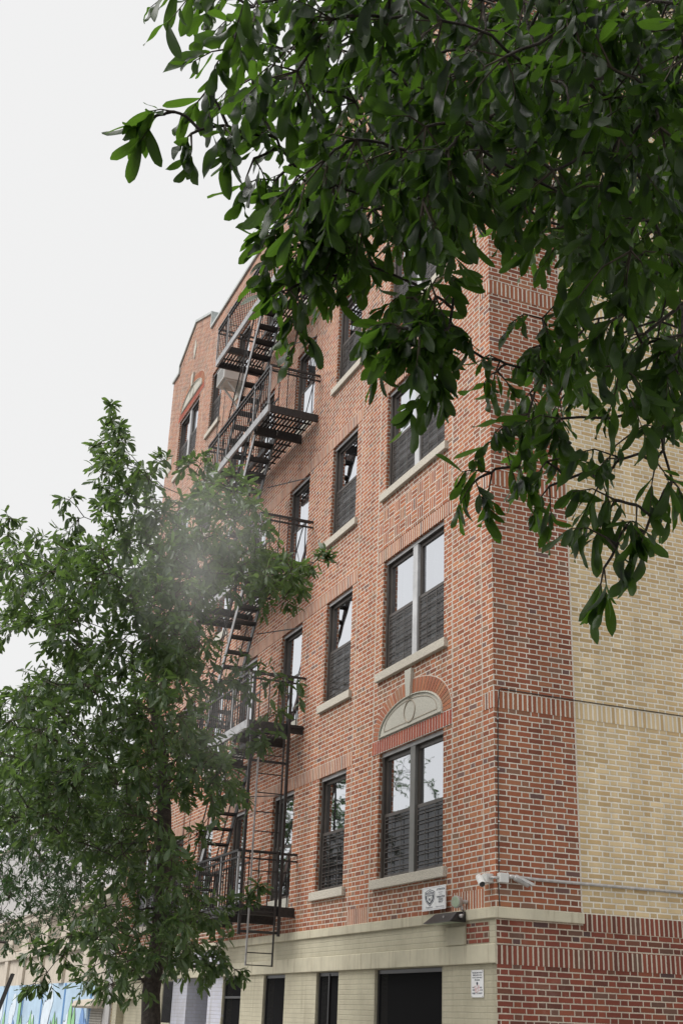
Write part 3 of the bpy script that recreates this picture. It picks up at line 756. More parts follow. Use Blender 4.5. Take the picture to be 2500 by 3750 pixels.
def text_mesh(body, size, x, z, y, mat, parent, sx=1.0, align='CENTER', bold=0.0, shear=0.0):
    cu = bpy.data.curves.new('lettering', 'FONT'); cu.body = body; cu.size = size; cu.align_x = align; cu.extrude = 0.0004; cu.offset = bold; cu.shear = shear
    cu.space_line = 0.82
    ob = bpy.data.objects.new('tmp_text', cu); COL.objects.link(ob)
    bpy.context.view_layer.update()
    me = bpy.data.meshes.new_from_object(ob); bpy.data.objects.remove(ob); bpy.data.curves.remove(cu)
    o0 = np.array(parent_origin(parent))
    n = len(me.vertices); co = np.empty(n*3); me.vertices.foreach_get('co', co); co = co.reshape(-1, 3)
    new = np.stack([x+co[:, 0]*sx, y-co[:, 2], z+co[:, 1]], 1)-o0
    me.vertices.foreach_set('co', new.ravel()); me.update(); me.materials.clear(); me.materials.append(mat); me.name = 'lettering'
    o = bpy.data.objects.new('lettering', me); COL.objects.link(o); o.parent = parent; return o
# police notice by the big window
s1 = empty('notice_sign', (-1.40, 0, -0.34), 'large white notice sign with police shield below the big window sill', 'sign')
SX0, SX1, SZ0, SZ1 = -1.725, -1.085, -0.485, -0.205
pl = MB().box(SX0, SX1, -.075, -.070, SZ0, SZ1).build('plate', MAT['sign'], s1)
bd = MB(); t = .004
for a, b, c, d in ((SX0+.02,SX1-.02,SZ1-.016,SZ1-.013),(SX0+.02,SX1-.02,SZ0+.013,SZ0+.016),(SX0+.02,SX0+.024,SZ0+.016,SZ1-.016),(SX1-.024,SX1-.02,SZ0+.016,SZ1-.016)): bd.box(a,b,-.0765,-.0752,c,d)
bd.build('border', MAT['fade'], pl)
def shield(cx, cz, s, sz): return [(cx-.5*s,cz+.36*sz),(cx-.26*s,cz+.44*sz),(cx,cz+.52*sz),(cx+.26*s,cz+.44*sz),(cx+.5*s,cz+.36*sz),(cx+.5*s,cz+.0*sz),(cx+.36*s,cz-.26*sz),(cx,cz-.52*sz),(cx-.36*s,cz-.26*sz),(cx-.5*s,cz+.0*sz)]
cx, cz = -1.51, -.335
MB().prism(shield(cx,cz,.27,.195), -.0768, -.0752).build('shield_emblem', MAT['ink'], pl)
MB().prism(shield(cx,cz,.245,.178), -.0776, -.0769).build('shield_emblem', MAT['sign'], pl)
MB().prism(shield(cx,cz,.225,.162), -.0784, -.0777).build('shield_emblem', MAT['ink'], pl)
MB().prism([(cx-.072,cz+.022),(cx+.072,cz+.022),(cx+.072,cz-.02),(cx,cz-.062),(cx-.072,cz-.02)], -.0792, -.0785).build('shield_emblem', MAT['sign'], pl)
e = MB()
for i in range(12):
    a = 2*math.pi*i/12; b = 2*math.pi*(i+1)/12; e.bar((cx+.05*math.cos(a),-.0797,cz-.008+.028*math.sin(a)),(cx+.05*math.cos(b),-.0797,cz-.008+.028*math.sin(b)),.005,.001)
e.box(cx-.02,cx+.02,-.0799,-.0793,cz-.03,cz-.006); e.build('shield_emblem', MAT['ink'], pl)
text_mesh('POLICE', .036, cx, cz+.052, -.0786, MAT['sign'], pl, 1.3, bold=.0006); text_mesh('DEPARTMENT', .024, cx, cz+.028, -.0786, MAT['sign'], pl, 1.5, bold=.0005)
tx = -1.215
text_mesh('ATTENTION:', .034, tx, -.262, -.0762, MAT['ink'], pl, 1.15, shear=.25, bold=.0006)
text_mesh('Patrolled by', .022, tx, -.292, -.0762, MAT['fade'], pl, 1.15); text_mesh("NYPD's", .022, tx, -.318, -.0762, MAT['fade'], pl, 1.2)
text_mesh('"OPERATION', .032, tx, -.350, -.0762, MAT['ink'], pl, 1.2, bold=.0006); text_mesh('CLEAN', .032, tx, -.378, -.0762, MAT['ink'], pl, 1.2, bold=.0006); text_mesh('HALLS"', .032, tx, -.406, -.0762, MAT['ink'], pl, 1.2, bold=.0006)
text_mesh('Trespassers', .030, -1.525, -.457, -.0762, MAT['ink'], pl, 1.3); text_mesh('Subject to Arrest.', .026, -1.24, -.457, -.0762, MAT['fade'], pl, 1.2)
# small notice on the painted base
s2 = empty('notice_sign', (-0.465, 0, -1.33), 'small tall white notice with red scrawl on the cream painted base near the corner', 'sign')
pl = MB().box(-.61, -.325, .010, .0155, -1.475, -1.185).build('plate', MAT['sign'], s2)
def tm2(b, s, z, m='ink', x=-.4675, sx=1.45): text_mesh(b, s, x, z, .0095, MAT[m], pl, sx, bold=.0005)
tm2('THIS BUILDING IS NOW', .0215, -1.222, sx=1.05); tm2('ENROLLED IN THE', .0215, -1.247, sx=1.15); tm2('N.Y.P.D. CLEAN HALLS', .0215, -1.273, sx=1.05); tm2('PROGRAM', .0215, -1.299, sx=1.15)
MB().prism(shield(-.4675,-1.33,.038,.035), .0080, .0097).build('shield_emblem', MAT['ink'], pl)
tm2('ANY', .021, -1.378, x=-.56, sx=1.2); tm2('AND', .021, -1.378, x=-.385, sx=1.2); tm2('TRESP', .021, -1.405, x=-.552, sx=1.15); tm2('LL BE', .021, -1.405, x=-.372, sx=1.1); tm2('SUBJECT TO ARREST', .0225, -1.44, sx=1.15)
rs = MB()
for a, b in (((-.53,-1.36),(-.43,-1.345)),((-.43,-1.345),(-.405,-1.40)),((-.405,-1.40),(-.50,-1.425)),((-.50,-1.425),(-.53,-1.36)),((-.50,-1.37),(-.485,-1.41)),((-.485,-1.39),(-.44,-1.36)),((-.45,-1.405),(-.44,-1.36))):
    rs.bar((a[0],.0088,a[1]),(b[0],.0088,b[1]),.0035,.001)
rs.build('red_scrawl', MAT['redink'], pl)
bl = MB()
for x in (-.595,-.34):
    for z in (-1.195,-1.465): bl.box(x-.006,x+.006,.006,.0098,z-.005,z+.005)
bl.build('screw', MAT['galv'], pl)
# wedge shaped flood light
fl = empty('wall_floodlight', (-1.05, 0, -0.6), 'black wedge shaped floodlight on the stone ledge below the police notice', 'floodlight')
LX0, LX1 = -1.30, -0.62
h = MB()
zt, zb = -.545, -.665
h.v += [(LX0+.08,-.046,zt),(LX1-.01,-.046,zt),(LX1,-.046,zb),(LX0,-.046,zb),(LX0+.10,-.16,zt-.006),(LX1-.02,-.16,zt-.006),(LX1,-.27,zb),(LX0-.02,-.27,zb)]
h.f += [(0,1,2,3),(4,7,6,5),(0,4,5,1),(3,2,6,7),(0,3,7,4),(1,5,6,2)]; h.m += [0]*6
hh = h.build('housing', MAT['lampblack'], fl, bevel=.008)
MB().box(LX0+.03, LX1-.03, -.24, -.07, zb-.004, zb-.0005).build('lens', MAT['glasslamp'], hh)
MB().tube([(LX1-.005,-.12,-.60),(LX1+.04,-.12,-.60)], .022, 12).build('cable_gland', MAT['galv'], hh, smooth=True)
MB().tube([(LX0+.44,-.215,-.603),(LX0+.44,-.225,-.603)], .014, 10).build('screw', MAT['galv'], hh)
# round photocell eye
eye = empty('round_lamp', (-0.72, 0, -0.43), 'round glass faced grey lamp on the brick soldier row near the corner', 'lamp')
def disc(mb, c, d, r0, r1, L, k=20, m=0):
    d = np.array(d, float); d /= np.linalg.norm(d); mb.tube([np.array(c), np.array(c)+d*L], [r0, r1], k, m)
dv = np.array((.33,-.94,-.08))
eb = MB(); disc(eb, (-.70,-.09,-.435), dv, .062, .072, .07); ebo = eb.build('body', MAT['galv'], eye, smooth=False, bevel=.004)
ef = MB(); disc(ef, np.array((-.70,-.09,-.435))+dv/np.linalg.norm(dv)*.0705, dv, .062, .058, .006); ef.build('lens', MAT['glasslamp'], ebo)
MB().tube([(-.66,-.003,-.435),(-.68,-.09,-.435)], .022, 10).build('mount', MAT['galv'], eye)
MB().tube([(-.66,-.08,-.49),(-.655,-.08,-.53)], .018, 10).build('cable_gland', MAT['galv'], eye)
ca = MB().tube([(-.655,-.08,-.52),(-.60,-.09,-.56),(-.575,-.10,-.60),(-.58,-.11,-.635),(-.60,-.12,-.635),(LX1+.03,-.12,-.60)], .008, 8).build('cable', MAT['cable'], eye, smooth=True)
# cameras on the corner
def cyl_cam(root, a, b, hood=True, tone='white'):
    a = np.array(a); b = np.array(b); d = (b-a)/np.linalg.norm(b-a)
    body = MB().tube([a, a+(b-a)*.04, b-(b-a)*.04, b], [.030,.036,.036,.033], 18).build('body', MAT[tone], root, smooth=True)
    L = MB().tube([b, b+d*.006], [.030,.024], 16).build('lens', MAT['door'], body)
    # sun shield over the top: a half sleeve
    s = MB(); k = 9; x = np.cross(d, (0,0,1.)); x /= np.linalg.norm(x); z = np.cross(x, d)
    A = a+d*.01; B = b+d*.045; n = 0
    for p in (A, B):
        for rr in (.040, .0425):
            for j in range(k):
                an = math.pi*(.02+.96*j/(k-1)); s.v.append(tuple(p + (x*math.cos(an)+z*math.sin(an))*rr*(1.0 if p is A else 1.04)))
    for j in range(k-1):
        s.f += [(j,j+1,2*k+j+1,2*k+j),(k+j,3*k+j,3*k+j+1,k+j+1),(j,k+j,k+j+1,j+1),(2*k+j,2*k+j+1,3*k+j+1,3*k+j)]
    s.f += [(0,2*k,3*k,k),(k-1,2*k-1,4*k-1,3*k-1)]; s.m += [0]*len(s.f)
    s.build('sun_shield', MAT[tone], body)
c1 = empty('security_camera', (-.2, 0, -.2), 'white bullet security camera on the front side of the brick corner, pointing down', 'security camera')
MB().box(-.155,-.045,-.095,-.001,-.265,-.165).build('mount_box', MAT['white'], c1, bevel=.006)
MB().tube([(-.15,-.06,-.205),(-.20,-.08,-.195),(-.20,-.10,-.20)], .018, 10).build('arm', MAT['white'], c1, smooth=True)
cyl_cam(c1, (-.21,-.10,-.200), (.03,-.19,-.300))
c2 = empty('security_camera', (0, .2, -.2), 'grey bullet security camera on the side wall of the corner, aimed along the buff brick', 'security camera')
MB().box(.001,.085,.015,.125,-.265,-.160).build('mount_box', MAT['white'], c2, bevel=.006)
MB().tube([(.05,.12,-.20),(.07,.17,-.195),(.085,.21,-.20)], .026, 10).build('arm', MAT['galv'], c2, smooth=True)
cyl_cam(c2, (.085,.19,-.20), (.12,.36,-.275), tone='galv')
j = MB().tube([(-.05,-.045,-.215),(.0,-.05,-.215),(.03,-.02,-.215),(.04,.02,-.215)], .015, 10); jj = j.build('junction_conduit', MAT['galv'], None, smooth=True); props(jj, 'short metal fitting bent round the corner between the two cameras', 'conduit')
jj = MB().tube([(.028,.12,-.185),(.028,.5,-.197),(.03,14,-.215)], .019, 10).build('conduit_pipe', MAT['galv'], None, smooth=True); props(jj, 'long metal conduit pipe running across the buff brick side wall from the camera', 'conduit')
cw = MB().tube([(.006,1.0,1.985),(.006,.30,1.99),(.006,.10,1.995),(.006,.075,1.97),(.006,.055,1.75),(.006,.045,1.0),(.006,.04,-.15)], .006, 6)
cw.tube([(.006,.03,-.27),(.006,.045,-.52)], .006, 6); cw.tube([(.006,1.0,1.985),(.006,14,1.985)], .006, 6)
o = cw.build('wall_cable', MAT['cable'], None); props(o, 'thin dark cable clipped down the brick corner and along the soldier course', 'cable')
cl = MB()
for z in (1.62,1.02,.42,-.02,-.30): cl.box(.004,.014,.035,.060,z-.008,z+.008)
cl.build('clip', MAT['galv'], o)
# white stub below the second balcony and hanging wires in front of windows
hw = MB()
for x, yo in ((-13.0,-.12),(-12.6,-.1),(-12.85,-.14),(-10.2,-.1)):
    pts = [(x, -.02, 14.6)] + [(x+.06*math.sin(k*1.7+x), yo, 14-k*1.1) for k in range(13)]
    hw.tube(pts, .006, 5)
o = hw.build('hanging_wires', MAT['cable'], None); props(o, 'thin dark wires hanging down the brick front left of the fire escape', 'cable')

# ------------------------------------------------------------------ limestone neighbour
nb = empty('limestone_building', (-30, 0, GROUND), 'low weathered limestone building with carved frieze panels and blue mural, behind the trees', 'building')
NX0, NX1 = -60.0, -18.58
wl = MB().box(NX0, NX1, 0.06, 14, GROUND-.1, 1.02).build('wall', MAT['lime'], nb)
cn = MB(); cn.box(NX0, NX1, -.10, .058, .86, 1.08); cn.box(NX0, NX1, -.16, .058, 1.081, 1.16); cn.box(NX0, NX1, -.05, .058, -.24, .02); cn.box(NX0,NX1,-.02,.058,.80,.859)
cn.build('cornice', MAT['lime'], nb, bevel=.02)
px = [-35.28,-31.82,-28.27,-24.73,-21.2]
pil = MB(); 
for i in range(-6, 5):
    a = -28.27+3.53*i+2.15; 
    if a < NX1-1.5: pil.box(a, a+1.35, -.005, .058, .021, .799); pil.box(a+.25, a+1.0, -.03, .058, -1.08, -.241)
pieces(pil, 'pilaster', MAT['lime'], nb)
def scroll_mat():
    m, b = newmat('carved_scroll_stone'); g, (X, Y, Z), _ = pos()
    c = E_.nt.nodes.new('ShaderNodeCombineXYZ'); E_.nt.links.new((X*1.0).k, c.inputs[0]); E_.nt.links.new(Z.k, c.inputs[2])
    vn = E_.nt.nodes.new('ShaderNodeTexVoronoi'); vn.inputs['Scale'].default_value = 3.2; E_.nt.links.new(c.outputs[0], vn.inputs['Vector'])
    s = E_.op('SINE', E_(vn.outputs['Distance'])*55.0)
    setc(b, mixc(smooth(s, -.6, .8), (0.23,0.185,0.14), (0.47,0.41,0.33))); b.inputs['Roughness'].default_value = .9; bump(b, smooth(s, -.8, .8), .02, 1.0); return m
MAT['scroll'] = scroll_mat()
for i in range(-6, 3):
    a = -28.27+3.53*i
    if a+2.1 < NX1:
        f = MB().box(a+.02, a+2.1, .045, .058, .10, .78).build('carved_panel', MAT['scroll'], nb)
        g = MB(); ring(g, a, a+2.12, .06, .799, .02, .044, .06); g.build('panel_frame', MAT['limeD'], f)
# blue mural painted on the lower wall
mu = MB().box(-60, -20.86, .048, .057, GROUND, -1.08).build('mural', MAT['blue'], nb)
st = MB()
for i in range(-6, 5):
    a = -28.27+3.53*i
    if a < -20.9: st.box(a-.12, a+.12, .044, .0475, GROUND, -1.09)
pieces(st, 'blue_stripe', MAT['blueD'], mu)
pil2 = MB()
rm = random.Random(3)
def blob(cx, cz, rx, rz, k=14, jag=.25, tip=0):
    return [(cx+rx*math.cos(2*math.pi*i/k)*(1+jag*(rm.random()-.5)), cz+rz*math.sin(2*math.pi*i/k)*(1+jag*(rm.random()-.5))) for i in range(k)]
ol = MB(); wt = MB(); gn = MB(); bm = MB()
for (cx, cz, rx, rz) in ((-33.9,-2.05,.75,.42),(-27.4,-2.0,.95,.5),(-30.2,-2.45,.8,.3),(-24.2,-2.35,.7,.3),(-36.5,-2.2,.6,.4)):
    p = blob(cx, cz, rx, rz, 18, .35); p = [(cx+(a-cx)*.62, cz+(b-cz)*.9) for a, b in p]; ol.prism([(cx+(a-cx)*1.10, cz+(b-cz)*1.10) for a, b in p], .0395, .0425); wt.prism(p, .036, .039)
    wt.prism(blob(cx+rx*.5, cz+rz*.9, rx*.5, rz*.9, 12, .5), .0362, .0388)
for (x, h) in ((-32.2,1.35),(-31.7,.6),(-29.9,.75),(-29.4,.6),(-25.9,.75),(-25.5,.6),(-23.6,1.1),(-23.1,.9),(-26.4,.5),(-35.4,.7)):
    z1 = -2.6+h; sp = [(x-.30,-2.9),(x-.24,z1-.35),(x+.02,z1),(x+.17,z1-.3),(x+.2,-2.9)]
    ol.prism([(x+(a-x)*1.25, b+.03) for a, b in sp], .0330, .0340); gn.prism(sp, .0300, .0325)
for (x, h, w_) in ((-22.0,.9,.7),(-21.5,.6,.5),(-33.2,.4,.8)):
    bm.prism([(x-w_,-2.9),(x-.1,-2.55+h),(x+.2,-2.75+h),(x+w_,-2.9)], .0270, .0295)
pieces(ol, 'painted_outline', MAT['mdark'], mu); pieces(wt, 'painted_shape', MAT['mwhite'], mu); pieces(gn, 'painted_spike', MAT['mgreen'], mu); pieces(bm, 'painted_spike', MAT['blueM'], mu)
# rolling shutter with hood box
sh = MB()
for i in range(26): 
    z = -1.78-i*.062; sh.prism([(-.02,z),(-.045,z-.02),(-.045,z-.045),(-.02,z-.060)], -20.72, -19.35, axis='x')
sh.box(-20.74,-19.33,-.019,.03,GROUND,-1.70); so_ = sh.build('roller_shutter', MAT['shut'], nb)
MB().prism([(.05,-1.50),(-.30,-1.56),(-.36,-1.68),(-.30,-1.73),(.05,-1.73)], -21.6, -19.2, axis='x').build('hood_box', MAT['lime'], so_, bevel=.01)
MB().box(-19.30,-18.62,-.03,.058,GROUND,-.26).build('pilaster', MAT['greyW'], nb)
# leaning ladder-like rail at the far left of the mural
lp = MB(); a = on_y(46,3566,-.4); b = on_y(-60,3830,-1.0)
for dx in (0,.28): lp.bar(a+np.array((dx,0,0)), b+np.array((dx,0,0)), .07, .09)
for t in np.linspace(.05,.95,9): lp.bar(a+(b-a)*t, a+(b-a)*t+np.array((.28,0,0)), .03)
o = lp.build('leaning_ladder', MAT['cable']); props(o, 'dark ladder leaning on the blue mural wall at the left edge', 'ladder')
# taller pale building behind the limestone one
pb = empty('pale_building', (-30, 16, GROUND), 'tall plain pale grey building standing behind the limestone building', 'building')
MB().box(-58, -19.4, 1.2, 16, 1.1, 5.0).build('wall', MAT['greyW'], pb)
MB().box(-58.1, -19.3, 1.1, 16.1, 5.001, 5.12).build('coping', MAT['lime'], pb)

# ------------------------------------------------------------------ trees
def leaf_material(name, dark, light, trans, rough=0.36, tw=0.38):
    m = bpy.data.materials.new(name); m.use_nodes = True; E_.nt = t = m.node_tree; b = t.nodes['Principled BSDF']; out = t.nodes['Material Output']
    g = t.nodes.new('ShaderNodeNewGeometry'); uv = t.nodes.new('ShaderNodeUVMap')
    s = t.nodes.new('ShaderNodeSeparateXYZ'); t.links.new(uv.outputs[0], s.inputs[0]); U = E_(s.outputs[0]); V = E_(s.outputs[1])
    r = E_(g.outputs['Random Per Island'])
    c = mixc(r, dark, light)
    rib = 1-smooth((U-0.5).abs(), 0.012, 0.035)
    ve = (V*9.0 - (U-0.5).abs()*5.0); vf = ve-ve.floor(); vein = (1-smooth((vf-0.5).abs(), 0.02, 0.10))
    c = mixc(rib*0.55+vein*0.16, c, tuple(min(1, x*1.9) for x in light))
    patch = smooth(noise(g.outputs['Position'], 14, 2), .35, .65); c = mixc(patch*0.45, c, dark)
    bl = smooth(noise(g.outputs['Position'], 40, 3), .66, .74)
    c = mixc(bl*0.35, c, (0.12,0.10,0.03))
    setc(b, c); b.inputs['Roughness'].default_value = rough; b.inputs['Specular IOR Level'].default_value = 0.32 if name.startswith('near') else 0.5
    bump(b, vein*0.6+rib, 0.0012, 0.7)
    tr = t.nodes.new('ShaderNodeBsdfTranslucent'); 
    tc = mixc(r, tuple(x*0.75 for x in trans), trans); tc = mixc(rib*0.5+vein*0.2, tc, tuple(x*0.5 for x in trans)); t.links.new(tc, tr.inputs['Color'])
    ms = t.nodes.new('ShaderNodeMixShader'); ms.inputs[0].default_value = tw
    t.links.new(b.outputs[0], ms.inputs[1]); t.links.new(tr.outputs[0], ms.inputs[2]); t.links.new(ms.outputs[0], out.inputs['Surface'])
    return m
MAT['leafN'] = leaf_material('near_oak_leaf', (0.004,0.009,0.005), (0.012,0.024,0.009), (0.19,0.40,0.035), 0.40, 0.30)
MAT['leafM'] = leaf_material('street_oak_leaf', (0.034,0.064,0.030), (0.105,0.150,0.070), (0.24,0.40,0.08), 0.25, 0.30)
MAT['leafF'] = leaf_material('far_oak_leaf', (0.022,0.046,0.022), (0.042,0.078,0.034), (0.11,0.25,0.05), 0.36, 0.26)
MAT['bark'] = plain('dark_furrowed_bark', (0.045,0.036,0.030), 0.9, nscale=18, namt=0.45, bscale=28, bamt=0.025)
MAT['twig'] = plain('brown_twig', (0.06,0.045,0.03), 0.8, nscale=40, namt=0.3)

def leaf_template(rows):
    """long oval leaf, tip at +y; width profile widest past the middle; returns verts, faces, uv"""
    ts = np.linspace(0, 1, rows+1); vs = []; uvs = []
    for i, t in enumerate(ts):
        wdt = 0.5*min(1.0, (t**0.80)*((1-t)**0.42)*1.84) if 0 < t < 1 else (0.03 if t == 0 else 0.06)
        for j, s in enumerate((-1, 0, 1)):
            vs.append((s*wdt, t, abs(s)*wdt*0.32)); uvs.append((0.5+0.5*s, t))
    fs = []
    for i in range(rows):
        for j in range(2):
            a = i*3+j; fs.append((a, a+1, a+4, a+3))
    return np.array(vs), np.array(fs), np.array(uvs)

def make_leaves(name, P, D, Nn, L, W, mat, parent, rows=5):
    """P base, D direction, Nn leaf normal, L length, W width ratio"""
    T, F, UV = leaf_template(rows); n = len(P); k = len(T)
    D = D/np.linalg.norm(D, axis=1, keepdims=True)
    X = np.cross(D, Nn); X /= (np.linalg.norm(X, axis=1, keepdims=True)+1e-9); Nn = np.cross(X, D)
    curl = nrg.normal(0.12, 0.22, n); fold = nrg.uniform(0.1, 1.6, n); wav = nrg.normal(0, 0.035, n); ph = nrg.uniform(0, 6.28, n); bend = nrg.normal(0, .10, n)
    t = T[:, 1][None, :]; s = T[:, 0][None, :]
    zz = T[:, 2][None, :]*fold[:, None]*1.0*W[:, None] - curl[:, None]*t**2 + wav[:, None]*np.sin(t*9+ph[:, None]+np.sign(s)*1.3)*np.abs(np.sign(s))
    xx = s*W[:, None] + bend[:, None]*t**2
    V = P[:, None, :] + L[:, None, None]*(X[:, None, :]*xx[..., None] + D[:, None, :]*t[..., None]*np.ones((n, 1, 1)) + Nn[:, None, :]*zz[..., None])
    V = V.reshape(-1, 3) - np.array(parent_origin(parent))
    FF = (F[None] + (np.arange(n)*k)[:, None, None]).reshape(-1, 4)
    me = bpy.data.meshes.new(name); me.vertices.add(len(V)); me.vertices.foreach_set('co', V.astype(np.float32).ravel())
    nf = len(FF); me.loops.add(nf*4); me.loops.foreach_set('vertex_index', FF.ravel().astype(np.int32))
    me.polygons.add(nf); me.polygons.foreach_set('loop_start', np.arange(0, nf*4, 4, dtype=np.int32)); me.polygons.foreach_set('loop_total', np.full(nf, 4, dtype=np.int32))
    uvl = me.uv_layers.new(name='UVMap'); uvs = np.tile(UV, (n, 1))[FF.ravel()]; uvl.data.foreach_set('uv', uvs.astype(np.float32).ravel())
    me.polygons.foreach_set('use_smooth', np.ones(nf, dtype=bool)); me.update(calc_edges=True); me.validate()
    me.materials.append(mat)
    o = bpy.data.objects.new(name, me); COL.objects.link(o); o.parent = parent; return o

def grow_tree(tree, trunk, clusters, mat, leaf_len, leaf_n, twig_n, rows=5, droop=0.35, base_r=0.03, wr=(0.30, 0.42), up=0.2):
    """trunk: list of (point, radius); clusters: list of (centre, radius)."""
    wood = MB(); wood.tube([p for p, r in trunk], [r for p, r in trunk], 12)
    nodes = []
    for (p, r), (q, s) in zip(trunk, trunk[1:]):
        for t in np.linspace(0, 1, 6, endpoint=False): nodes.append([np.array(p)*(1-t)+np.array(q)*t, r*(1-t)+s*t, 0.0])
    root = np.array(trunk[-1][0])*0.5+np.array(trunk[len(trunk)//2][0])*0.5
    tp = [n[0] for n in nodes]
    def dtr(c): return min(np.linalg.norm(c-p) for p in tp)
    cl = sorted(clusters, key=lambda c: dtr(np.array(c[0])))
    Ps = []; Ds = []; Ns = []; Ls = []; Ws = []
    tw = MB()
    for cc_ in cl:
        c, R = cc_[:2]; tn, ln = cc_[2:] if len(cc_) > 2 else (twig_n, leaf_n)
        c = np.array(c)
        arr = np.array([n[0] for n in nodes]); dist = np.linalg.norm(arr-c, axis=1); cost = dist + 0.35*np.array([n[2] for n in nodes]) + 1.2*np.maximum(0, arr[:, 2]-c[2])*(0.6 if droop < .6 else 0.0)
        k = int(np.argmin(cost)); a = nodes[k][0]; d = dist[k]
        if d > 0.02:
            mid = (a+c)/2 + nrg.normal(0, .07, 3)*d + np.array((0, 0, .10*d))
            mid2 = a*.25+c*.25+mid*.5 + nrg.normal(0, .03, 3)*d
            r0 = min(nodes[k][1]*0.6, base_r+0.010*d*3); r0 = max(r0, .006)
            r1 = max(.005, r0*.55)
            pts = [a, a*.45+mid*.55+nrg.normal(0,.02,3)*d, mid2, mid*.45+c*.55+nrg.normal(0,.02,3)*d, c]
            wood.tube(pts, list(np.linspace(r0, r1, 5)), 6, cap=False)
            L0 = nodes[k][2]
            for t, p in zip((.5, .75, 1.0), pts[2:]): nodes.append([p, r0+(r1-r0)*t, L0+d*t])
        out = c-a; out = out/(np.linalg.norm(out)+1e-6)
        # twigs
        for q in range(tn):
            dd = nrg.normal(0, 1, 3); dd /= np.linalg.norm(dd); dd = dd*.9+out*.55+np.array((0, 0, up-droop*.6)); dd /= np.linalg.norm(dd)
            Lt = R*nrg.uniform(.55, 1.15); e = c+dd*Lt + np.array((0, 0, -droop*.25*Lt)); m_ = c+dd*Lt*.55+nrg.normal(0, .04, 3)*Lt
            tw.tube([c, m_, e], [.0045, .003, .0016], 4, cap=False)
            for i in range(ln):
                t = 1-(i/ln)**1.3*.75
                p = (m_*(1-(t-.5)*2)+e*(t-.5)*2) if t > .5 else (c*(1-t*2)+m_*t*2)
                # leaves splay round the twig and droop
                rv = nrg.normal(0, 1, 3); rv -= dd*(rv@dd); rv /= (np.linalg.norm(rv)+1e-9)
                ld = dd*nrg.uniform(.35, .9)+rv*.85+np.array((0, 0, -droop*nrg.uniform(.6, 2.0)))
                nn = np.array((0, 0, 1.))*(1.2)+nrg.normal(0, .55, 3)+rv*.0
                if abs(ld[2]) > .8*np.linalg.norm(ld): nn = nrg.normal(0, 1, 3)
                Ps.append(p); Ds.append(ld); Ns.append(nn); Ls.append(leaf_len*nrg.uniform(.62, 1.2)); Ws.append(nrg.uniform(*wr))
    wo_ = wood.build('trunk', MAT['bark'], tree, smooth=True)
    tw.build('twigs', MAT['twig'], wo_)
    make_leaves('crown', np.array(Ps), np.array(Ds), np.array(Ns), np.array(Ls), np.array(Ws), mat, tree, rows)
    return len(Ps)

def in_poly(u, v, poly):
    c = False; n = len(poly)
    for i in range(n):
        x1, y1 = poly[i]; x2, y2 = poly[(i+1) % n]
        if (y1 > v) != (y2 > v) and u < (x2-x1)*(v-y1)/(y2-y1)+x1: c = not c
    return c
def fill(poly, n, d0, d1, mind, holes=(), r=(.25, .4)):
    """n cluster centres at least mind apart in the view, spread between distances d0 and d1"""
    us = [p[0] for p in poly]; vs_ = [p[1] for p in poly]; out = []; tries = 0; px = []
    while len(out) < n and tries < n*60:
        tries += 1
        u = nrg.uniform(min(us), max(us)); v = nrg.uniform(min(vs_), max(vs_))
        if not in_poly(u, v, poly): continue
        if any((u-h[0])**2/h[2]**2+(v-h[1])**2/h[3]**2 < 1 for h in holes): continue
        d = nrg.uniform(d0, d1)
        if any((u-a)**2+(v-b)**2 < mind**2 and abs(d-c) < (d1-d0)*.25 for a, b, c in px): continue
        px.append((u, v, d)); out.append((deep(u, v, d), nrg.uniform(*r)))
    return out

# ---- the street oak in front of the building
def T(u, v, y): return on_y(u, v, y)
base = T(555, 3900, -2.95); base_g = np.array((base[0]+.12, -2.95, GROUND-.05))
trunkM = [(base_g, .19), (T(553,3750,-2.95), .125), (T(553,3640,-2.95), .118), (T(588,3400,-2.97), .112), (T(598,3200,-3.0), .108), (T(602,3000,-3.0), .098), (T(598,2820,-3.02), .085), (T(578,2680,-3.05), .072), (T(560,2560,-3.05), .066), (T(572,2440,-3.1), .055), (T(640,2320,-3.1), .045), (T(690,2180,-3.1), .034), (T(720,2000,-3.1), .024), (T(740,1850,-3.1), .015)]
t1 = empty('street_tree', tuple(base_g), 'leafy green street oak with dark trunk standing in front of the brick fire escape', 'tree', 'street trees')
cl = []
A = lambda *a, **k: cl.extend(fill(*a, **k))
TH = [(600,2960,38,150),(560,2520,30,60)]
sky_holes = TH+[(110,2380,70,80),(345,2330,45,50),(395,2455,55,45),(25,2230,40,60),(300,2650,40,30),(30,2480,45,45),(520,2170,25,30)]
A([(385,1560),(430,1560),(480,1700),(560,1760),(600,1900),(560,2050),(420,2050),(370,1900),(375,1700)], 30, 14.6, 17.5, 38, r=(.13,.22))
cl += [(deep(408,1500,16.2), .12), (deep(415,1555,16.2), .15), (deep(425,1610,16.2), .15), (deep(455,1650,16.3), .15), (deep(395,1660,16.3), .12), (deep(590,1690,16), .12),(deep(690,1710,15.6), .14),(deep(735,1700,15.6), .16),(deep(750,1760,15.6), .18),
       (deep(255,1830,16), .14), (deep(290,1900,16), .2), (deep(255,1950,16), .2), (deep(35,1900,17), .16), (deep(30,1960,17), .18), (deep(150,1980,16.5), .15)]
A([(600,1850),(720,1760),(860,1760),(930,1860),(960,1990),(1000,2060),(1130,2060),(1110,2110),(960,2150),(860,2140),(740,2200),(560,2260),(560,2000)], 82, 14.4, 17.6, 44, r=(.22,.34))
A([(0,2010),(120,2030),(240,1990),(420,1990),(600,2000),(720,2200),(700,2450),(560,2520),(380,2450),(200,2420),(60,2300),(0,2350)], 124, 13.8, 17.8, 40, sky_holes, r=(.2,.34))
